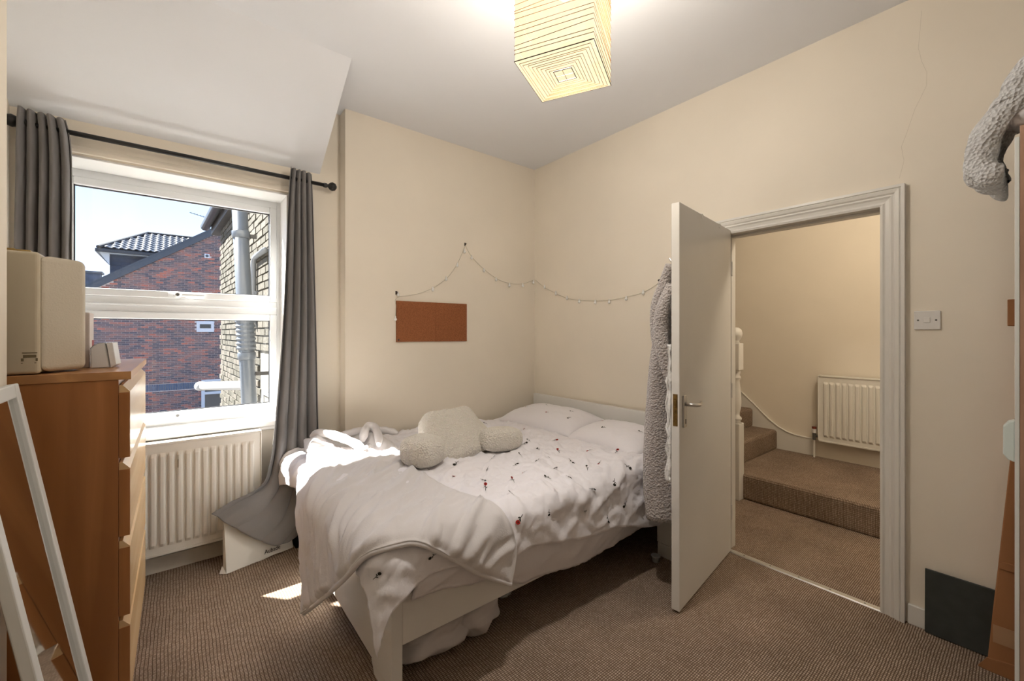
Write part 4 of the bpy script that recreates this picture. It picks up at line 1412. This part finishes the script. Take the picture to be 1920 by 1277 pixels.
b = MB()
for (p0, p1) in (((-1, -1), (1, -1)), ((1, -1), (1, 1)), ((1, 1), (-1, 1)), ((-1, 1), (-1, -1))):
    b.grid(lambda i, j, p0=p0, p1=p1: lp(lerp(p0[0], p1[0], i) * (1 - .012 * abs(math.sin(j * 19))), lerp(p0[1], p1[1], i) * (1 - .012 * abs(math.sin(j * 19))), lerp(LB, LT, j)), 6, 50)
b.build('paper_side', 'rice_paper', la)
b = MB()
rings = [(1.0, LB)] + [(1 - .083 * k, LB - .004 + .002 * (k % 2)) for k in range(1, 10)]
vs = []
for r_, z in rings:
    for (u, v) in ((-1, -1), (0, -1), (1, -1), (1, 0), (1, 1), (0, 1), (-1, 1), (-1, 0)):
        k_ = 1.0 if (u == 0 or v == 0) else (1 - .10 * (1 - r_) ** 2)
        vs.append(lp(u * r_ * k_, v * r_ * k_, z))
fs = [(i * 8 + k, i * 8 + (k + 1) % 8, i * 8 + 8 + (k + 1) % 8, i * 8 + 8 + k) for i in range(len(rings) - 1) for k in range(8)]
b.add(vs, fs)
b.build('paper_bottom', 'rice_paper', la)
b = MB(); b.add([lp(-1, -1, LT), lp(1, -1, LT), lp(1, 1, LT), lp(-1, 1, LT)], [(0, 1, 2, 3)])
b.build('added_top_sheet', 'rice_paper', la)  # unseen sheet added to cut the bulb's light on the ceiling
rr = random.Random(3)
for k in range(17):
    z = LB + .001 + .0215 * k
    h4 = [z + rr.uniform(-.009, .009) * (k > 0) for _ in range(4)]
    cor = [(-1, -1), (1, -1), (1, 1), (-1, 1)]
    pts = [lp(u * 1.003, v * 1.003, h4[i]) for i, (u, v) in enumerate(cor)]
    t_ = MB()
    for i in range(4):
        t_.tube([pts[i], pts[(i + 1) % 4]], (.0010 if k else .0017), 6)
    t_.build('wire_ring', 'reed_brown' if k else 'wire_dark', la)
for i, (r_, z) in enumerate(rings[1:]):
    t_ = MB()
    k_ = .94 + .03 * (i % 3)
    loop = []
    for (u, v) in ((-1, -1), (1, -1), (1, 1), (-1, 1)):
        k_ = 1 - .10 * (1 - r_) ** 2
        loop.append(lp(u * r_ * k_ + rr.uniform(-.012, .012), v * r_ * k_ + rr.uniform(-.012, .012), z - .001))
    for q in range(4):
        t_.tube([loop[q], loop[(q + 1) % 4]], (.0009 if i < 8 else .0016), 6)
    t_.build('wire_ring', 'reed_brown' if i < 8 else 'wire_dark', la)
t_ = MB(); t_.tube([lp(-.25, 0, LB - .004), lp(.25, 0, LB - .004)], .001, 6); t_.tube([lp(0, -.25, LB - .004), lp(0, .25, LB - .004)], .001, 6)
t_.build('wire_cross', 'reed_brown', la)
MB().tube([(LC.x, LC.y, LT - .03), (LC.x, LC.y, H)], .004, 8).build('flex', 'plastic_white', la)
MB().lathe([(.02, 0), (.045, .022), (.05, .03)], (LC.x, LC.y, H - .03), 18).build('ceiling_rose', 'plastic_white', la)
MB().lathe([(.018, 0), (.02, .05), (.008, .06)], (LC.x, LC.y, LT - .06), 14).build('lamp_holder', 'plastic_white', la)
t_ = MB(); t_.tube([lp(-1, 0, LT), lp(1, 0, LT)], .0015, 6); t_.tube([lp(0, -1, LT), lp(0, 1, LT)], .0015, 6)
t_.build('top_spreader', 'reed_brown', la)
ll = bpy.data.lights.new('lantern_bulb', 'POINT'); ll.energy = LANTERN_WATTS; ll.color = (1.0, .95, .90); ll.shadow_soft_size = .06
lo_ = bpy.data.objects.new('lantern_bulb', ll); lo_.location = (LC.x, LC.y, LB + .11); COL.objects.link(lo_)

# ------------------------------------------------------------------ outside: yard, red gable house, stock brick wall
structure(MB().box(-45, 45, 3.45, 90, -3.2, -3.0).build('ground_yard', 'yard_ground'), 'paved yard below the window')
GY = 22.0


def gable(x): return 3.065 + .70 * (x + 2.48) if x < 3.2 else 3.065 + .70 * (3.2 + 2.48) - .70 * (x - 3.2)


hs = thing('brick_house', 'dark red brick gable house opposite the window', 'house', (0, GY + 3, -3))
MB().prism([(-7.5, -3), (9, -3), (9, gable(9)), (3.2, gable(3.2)), (-7.5, gable(-7.5))], 1, GY, GY + 8).build('gable_wall', 'mortar_grey', hs)
# roof slab and verge
for (xa, xb) in ((-7.6, 3.2), (9.1, 3.2)):
    za, zb = gable(xa), gable(xb)
    b = MB(); b.add([(xa, GY - .06, za + .06), (xb, GY - .06, zb + .06), (xb, GY - .06, zb + .20), (xa, GY - .06, za + .20),
                     (xa, GY + 8, za + .06), (xb, GY + 8, zb + .06), (xb, GY + 8, zb + .20), (xa, GY + 8, za + .20)],
                    [(0, 1, 2, 3), (7, 6, 5, 4), (3, 2, 6, 7), (4, 5, 1, 0), (0, 3, 7, 4), (1, 5, 6, 2)])
    b.build('roof_slope', 'verge_slate', hs)
    b = MB(); b.add([(xa, GY - .09, za - .12), (xb, GY - .09, zb - .12), (xb, GY - .09, zb + .10), (xa, GY - .09, za + .10),
                     (xa, GY, za - .12), (xb, GY, zb - .12), (xb, GY, zb + .10), (xa, GY, za + .10)],
                    [(0, 1, 2, 3), (7, 6, 5, 4), (3, 2, 6, 7), (4, 5, 1, 0), (0, 3, 7, 4), (1, 5, 6, 2)])
    b.build('verge_board', 'verge_slate', hs)


def bricks(parent, places, size, matname, origin_fn, n_single=300, key=None, name='brick'):
    """places: list of (centre Vector, rotation z); the n_single largest in view are parts, the others one joined part"""
    places = sorted(places, key=key)
    single, rest = places[:n_single], places[n_single:]
    me = None
    for c, rz, sc in single:
        if me is None:
            o = MB().box(-size[0] / 2, size[0] / 2, -size[1] / 2, size[1] / 2, -size[2] / 2, size[2] / 2).build(name, matname, parent)
            me = o.data
        else:
            o = bpy.data.objects.new(name, me); COL.objects.link(o); attach(o, parent)
        o.location = c; o.rotation_euler.z = rz; o.scale.x = sc
    if rest:
        jb = MB(); rv = []
        for c, rz, sc in rest:
            mt_ = Matrix.Translation(c) @ Matrix.Rotation(rz, 4, 'Z') @ Matrix.Diagonal((sc, 1, 1, 1))
            jb.box(-size[0] / 2, size[0] / 2, -size[1] / 2, size[1] / 2, -size[2] / 2, size[2] / 2, mtx=mt_)
            rv += [random.random()] * 6
        o = jb.build(name + '_field', matname, parent, fixn=False)
        at = o.data.attributes.new('rnd', 'FLOAT', 'FACE'); at.data.foreach_set('value', rv)
        o['kind'] = 'stuff'


vents = [(.885, 1.065, 4.51, 4.69), (.62, 1.22, 1.37, 1.83), (.78, 1.85, -2.15, -.66)]
pl = []
for r in range(120):
    z = -2.45 + .075 * r + .0375
    if -1.01 < z < -.72: continue
    for c in range(-17, 12):
        x = c * .225 + (.1125 if r % 2 else 0)
        sc = 1
        if z + .04 > gable(x - .11) + .02: continue
        if any(a + .02 < x < b_ - .02 and c0 + .02 < z < c1 - .02 for a, b_, c0, c1 in vents): continue
        pl.append((Vector((x, GY - .003, z)), 0.0, 1.0))
bricks(hs, pl, (.213, .03, .0625), 'brick_red', None, key=lambda q: (q[0] - Vector((-.6, GY, 1.6))).length)
jb = MB(); rv = []
for k in range(-48, 30):
    jb.box(k * .075 + .005, k * .075 + .07, GY - .020, GY + .01, -1.0, -.74); rv += [random.random()] * 6
o = jb.build('soldier_course', 'brick_blue', hs, fixn=False)
at = o.data.attributes.new('rnd', 'FLOAT', 'FACE'); at.data.foreach_set('value', rv); o['kind'] = 'stuff'
v1 = MB().box(.885, 1.065, GY - .05, GY, 4.51, 4.69).build('flue_plate', 'house_white', hs, bevel=.01)
MB().lathe([(.055, 0), (.055, .02)], (.975, GY - .05, 4.60), 14, mtx=Matrix.Rotation(PI / 2, 4, 'X')).build('flue_hole', 'window_dark', v1)
v2 = MB().box(.62, 1.22, GY - .06, GY, 1.37, 1.83).build('vent_window', 'house_white', hs, bevel=.01)
MB().box(.73, 1.11, GY - .07, GY - .055, 1.53, 1.70).build('pane', 'window_dark', v2)
v3 = MB()
v3.box(.78, .90, GY - .06, GY, -2.15, -.66); v3.box(1.75, 1.85, GY - .06, GY, -2.15, -.66)
v3.box(.90, 1.75, GY - .06, GY, -.74, -.66); v3.box(.90, 1.75, GY - .06, GY, -1.28, -1.17); v3.box(.90, 1.75, GY - .06, GY, -2.15, -2.03)
v3 = v3.build('window', 'house_white', hs)
MB().box(.90, 1.75, GY - .03, GY - .015, -1.17, -.74).build('pane', 'window_dark', v3)
MB().box(.90, 1.75, GY - .03, GY - .015, -2.03, -1.28).build('pane', 'window_dark', v3)

# dormer block rising through the roof behind the gable
dm = thing('dormer_block', 'slate clad dormer with pantiled hipped roof beyond the gable', 'dormer', (-.5, 25, 0))
MB().box(-2.2, 2.6, 24.0, 28.0, 1.5, 4.66).build('clad_wall', 'cladding_slate', dm)
for k in range(8):
    MB().box(-2.215, 2.6, 23.985, 24.0, 3.3 + k * .17, 3.305 + k * .17).build('cladding_joint', 'verge_slate', dm)
MB().box(-2.45, 2.7, 23.68, 24.0, 4.60, 4.66).build('soffit', 'house_white', dm)
MB().box(-2.55, 2.7, 23.60, 23.68, 4.62, 4.76).build('gutter', 'gutter_black', dm, bevel=.02)
MB().box(-2.60, -2.5, 23.60, 28.0, 4.62, 4.76).build('gutter', 'gutter_black', dm, bevel=.02)
b = MB().prism([(-2.2, 4.66), (-2.2, 4.15), (-2.5, 4.62), (-2.5, 4.66)], 1, 23.9, 24.02)
b.build('eave_bracket', 'house_white', dm)
E0, R0 = Vector((-2.5, 23.62, 4.76)), Vector((-1.09, 26.0, 5.96))
b = MB(); b.add([E0, (2.7, 23.62, 4.76), (2.7, 26.0, 5.96), R0, (-2.5, 28.4, 4.76), (2.7, 28.4, 4.76)], [(0, 1, 2, 3), (0, 3, 4), (3, 2, 5, 4), (1, 5, 2), (0, 4, 5, 1)])
b.build('roof_deck', 'tile_slate', dm)
b = MB().tube([E0 + Vector((0, 0, .04)), R0 + Vector((0, 0, .04)), (2.7, 26.0, 6.0)], .085, 8)
b.build('ridge_tiles', 'fascia_dark', dm)
tile_mesh = None
sl_dir = Vector((0, 2.38, 1.2)).normalized()
for r in range(9):
    base = Vector((0, 23.62, 4.79)) + sl_dir * (.285 * r)
    xlo = -2.5 + 1.41 * (.285 * r) / 2.665 + .15
    for c in range(18):
        x = -2.42 + c * .225 + (.0 if r % 2 else .0)
        if x < xlo or x > 1.3: continue
        if tile_mesh is None:
            tb = MB()
            prof_ = [(-.125, .028), (-.085, .048), (-.04, .045), (.0, .015), (.05, .0), (.10, .006), (.13, .03)]
            vs = []
            for t_ in (0, .31):
                q = sl_dir * t_
                for (px_, pz_) in prof_:
                    vs.append((px_, q.y, q.z + pz_ + (.035 if t_ == 0 else 0)))
            vs += [(p_, 0, z_ + .0) for p_, z_ in prof_]
            n7 = len(prof_)
            fs = [(k, k + 1, n7 + k + 1, n7 + k) for k in range(n7 - 1)] + [(2 * n7 + k, 2 * n7 + k + 1, k + 1, k) for k in range(n7 - 1)]
            tb.add(vs, fs)
            o = tb.build('roof_tile', 'tile_slate', dm, smooth=False)
            tile_mesh = o.data
        else:
            o = bpy.data.objects.new('roof_tile', tile_mesh); COL.objects.link(o); attach(o, dm)
        o.location = base + Vector((x, 0, 0))

# TV aerial on the gable roof
ae = thing('tv_aerial', 'thin television aerial on the red house roof', 'aerial', (1.09, 22.5, 5.7))
MB().tube([(1.09, 22.5, 5.4), (1.09, 22.5, 6.40)], .022, 8).build('mast', 'fascia_dark', ae)
MB().tube([(1.18, 22.5, 6.30), (.40, 22.5, 6.47)], .014, 8).build('boom', 'pipe_grey', ae)
for k in range(7):
    t_ = k / 6
    MB().tube([(lerp(1.1, .45, t_), 22.38, lerp(6.317, 6.46, t_)), (lerp(1.1, .45, t_), 22.62, lerp(6.317, 6.46, t_))], .010, 6).build('element', 'pipe_grey', ae)

# distant roof and chimney
dh = thing('distant_house', 'far rooftop with chimney at the left of the red house', 'house', (-5, 36, -3))
MB().box(-9, -2.7, 35, 41, -3, 3.0).build('wall', 'cladding_slate', dh)
MB().prism([(34.7, 2.9), (38, 4.75), (41.3, 2.9)], 0, -9.2, -2.5).build('roof', 'verge_slate', dh)
MB().box(-4.6, -3.75, 36.2, 37.0, 3.0, 5.0).build('chimney', 'cladding_slate', dh)
MB().box(-4.7, -3.65, 36.1, 37.1, 5.0, 5.12).build('chimney_cap', 'verge_slate', dh)

# pale stock brick wall of the neighbouring wing
sbw = thing('stock_brick_wing', 'sunlit pale stock brick wall to the right outside', 'building', (1.2, 6, -3))
KC = Vector((.528, 7.85, 0)); ku = Vector((.0447, -.999, 0)).normalized(); kn = Vector((-ku.y, ku.x, 0)) * -1   # kn points to -x
kn = Vector((-.999, -.0447, 0)).normalized()
Lw = 4.3
ZT = 2.90


def kp(u, d, z): return KC + ku * u + kn * d + Vector((0, 0, z))


def kbox(u0, u1, d0, d1, z0, z1):
    b_ = MB()
    b_.add([kp(u0, d0, z0), kp(u1, d0, z0), kp(u1, d1, z0), kp(u0, d1, z0), kp(u0, d0, z1), kp(u1, d0, z1), kp(u1, d1, z1), kp(u0, d1, z1)],
           [(3, 2, 1, 0), (4, 5, 6, 7), (0, 1, 5, 4), (1, 2, 6, 5), (2, 3, 7, 6), (3, 0, 4, 7)])
    return b_


kbox(0, Lw, -3.0, 0, -3, ZT).build('wing_wall', 'mortar_pale', sbw)
pl = []
rz = math.atan2(ku.y, ku.x)
win_u = (3.05, 3.9)
for r in range(62):
    z = ZT - .0375 - .075 * r
    for c in range(20):
        u = c * .225 + (.1125 if r % 2 else .0) + .0
        if u < .05 or u > Lw - .1: continue
        if win_u[0] - .1 < u < win_u[1] + .1 and .0 < z < 1.16: continue
        p = kp(u + random.uniform(-.004, .004), .004 + random.uniform(-.003, .005), z + random.uniform(-.002, .002))
        pl.append((p, rz, random.uniform(.95, 1.02)))
bricks(sbw, pl, (.208, .034, .059), 'brick_stock', None, key=lambda q: (q[0] - Vector((.62, 5.2, 1.5))).length * (1 if True else 0))
kbox(-.30, Lw, -.02, .10, ZT, ZT + .16).build('fascia_board', 'fascia_dark', sbw)
kbox(-.35, Lw, -3.2, .13, ZT + .16, ZT + .22).build('roof_edge', 'gutter_black', sbw)
b = MB(); b.tube([kp(-.38, .17, ZT + .13), kp(Lw, .17, ZT + .13)], .062, 12); b.build('gutter', 'gutter_black', sbw, smooth=True)
b = MB(); b.add([kp(-.35, .13, ZT + .22), kp(Lw, .13, ZT + .22), kp(Lw, -3.2, ZT + 1.6), kp(-.35, -3.2, ZT + 1.6), kp(-.35, -3.2, ZT + .22), kp(Lw, -3.2, ZT + .22)], [(0, 1, 2, 3), (0, 3, 4), (1, 5, 2), (3, 2, 5, 4), (0, 4, 5, 1)])
b.build('roof_slope', 'verge_slate', sbw)
wv = kbox(win_u[0], win_u[1], -.02, .02, .80, 1.15).build('lintel', 'render_grey', sbw)
wv = MB()
for (a0, a1, z0, z1) in ((win_u[0], win_u[0] + .05, .0, .8), (win_u[1] - .05, win_u[1], .0, .8), (win_u[0] + .05, win_u[1] - .05, .0, .05), (win_u[0] + .05, win_u[1] - .05, .75, .8)):
    t_ = kbox(a0, a1, -.03, .012, z0, z1); wv.add(t_.v, t_.f)
wv = wv.build('window', 'house_white', sbw)
kbox(win_u[0] + .05, win_u[1] - .05, -.02, -.005, .05, .75).build('pane', 'window_dark', wv)

# pipes
sp = thing('soil_pipe', 'thick grey soil pipe running up the pale brick wall', 'pipe', (.46, 4.05, -3))
PT, PB = Vector((.402, 4.096, 2.34)), Vector((.461, 4.049, .779))


def pp_at(z): return PB.lerp(PT, (z - PB.z) / (PT.z - PB.z))


MB().tube([pp_at(-1.5), pp_at(3.3)], .056, 20).build('pipe_run', 'pipe_grey', sp, smooth=True)
for z, h_ in ((2.14, .05), (1.14, .05)):
    MB().tube([pp_at(z - .008), pp_at(z), pp_at(z + h_), pp_at(z + h_ + .008)], [.058, .065, .065, .058], 20).build('collar', 'pipe_grey', sp, smooth=True)
zz, rl = [], []
for k in range(15):
    zz.append(pp_at(1.215 + .018 * k)); rl.append(.072 if k % 2 else .062)
MB().tube(zz, rl, 20).build('flexible_sleeve', 'pipe_grey', sp)
MB().tube([pp_at(1.455), pp_at(1.475), pp_at(1.56)], [.062, .080, .080], 20).build('socket', 'pipe_grey', sp, smooth=True)
q = pp_at(2.15)
MB().box(q.x + .05, q.x + .11, q.y - .012, q.y + .012, 2.145, 2.175).build('bracket', 'fascia_dark', sp)
q = pp_at(1.0)
MB().box(q.x + .05, q.x + .27, q.y - .012, q.y + .012, 1.0, 1.03).build('bracket', 'fascia_dark', sp)

wp = thing('waste_pipe', 'thin grey waste pipe with bend on the pale brick wall', 'pipe', (.6, 5.0, 1.4))
pts = [kp(3.42, .05, 2.12), kp(3.0, .05, 2.12), kp(2.90, .05, 2.11), kp(2.86, .05, 2.06), kp(2.85, .05, 1.98), kp(2.85, .05, 1.50)]
MB().tube(pts, .026, 12).build('pipe_run', 'pipe_pale', wp, smooth=True)
MB().tube([kp(2.85, .05, 1.50), kp(2.85, .04, 1.44), kp(2.85, 0, 1.42)], .026, 12).build('outlet_bend', 'pipe_pale', wp, smooth=True)
kbox(2.81, 2.89, .0, .05, 1.75, 1.78).build('clip', 'pipe_pale', wp)

hp_ = thing('overflow_pipe', 'white sloping drain pipe joining the grey soil pipe', 'pipe', (.35, 5.2, .8))
MB().tube([(.461, 4.10, .905), (.48, 4.55, .87), (.2065, 5.725, .767)], .044, 16).build('pipe_run', 'pipe_white', hp_, smooth=True)
MB().tube([(.222, 5.66, .772), (.19, 5.80, .760)], .050, 16).build('end_socket', 'pipe_white', hp_, smooth=True)
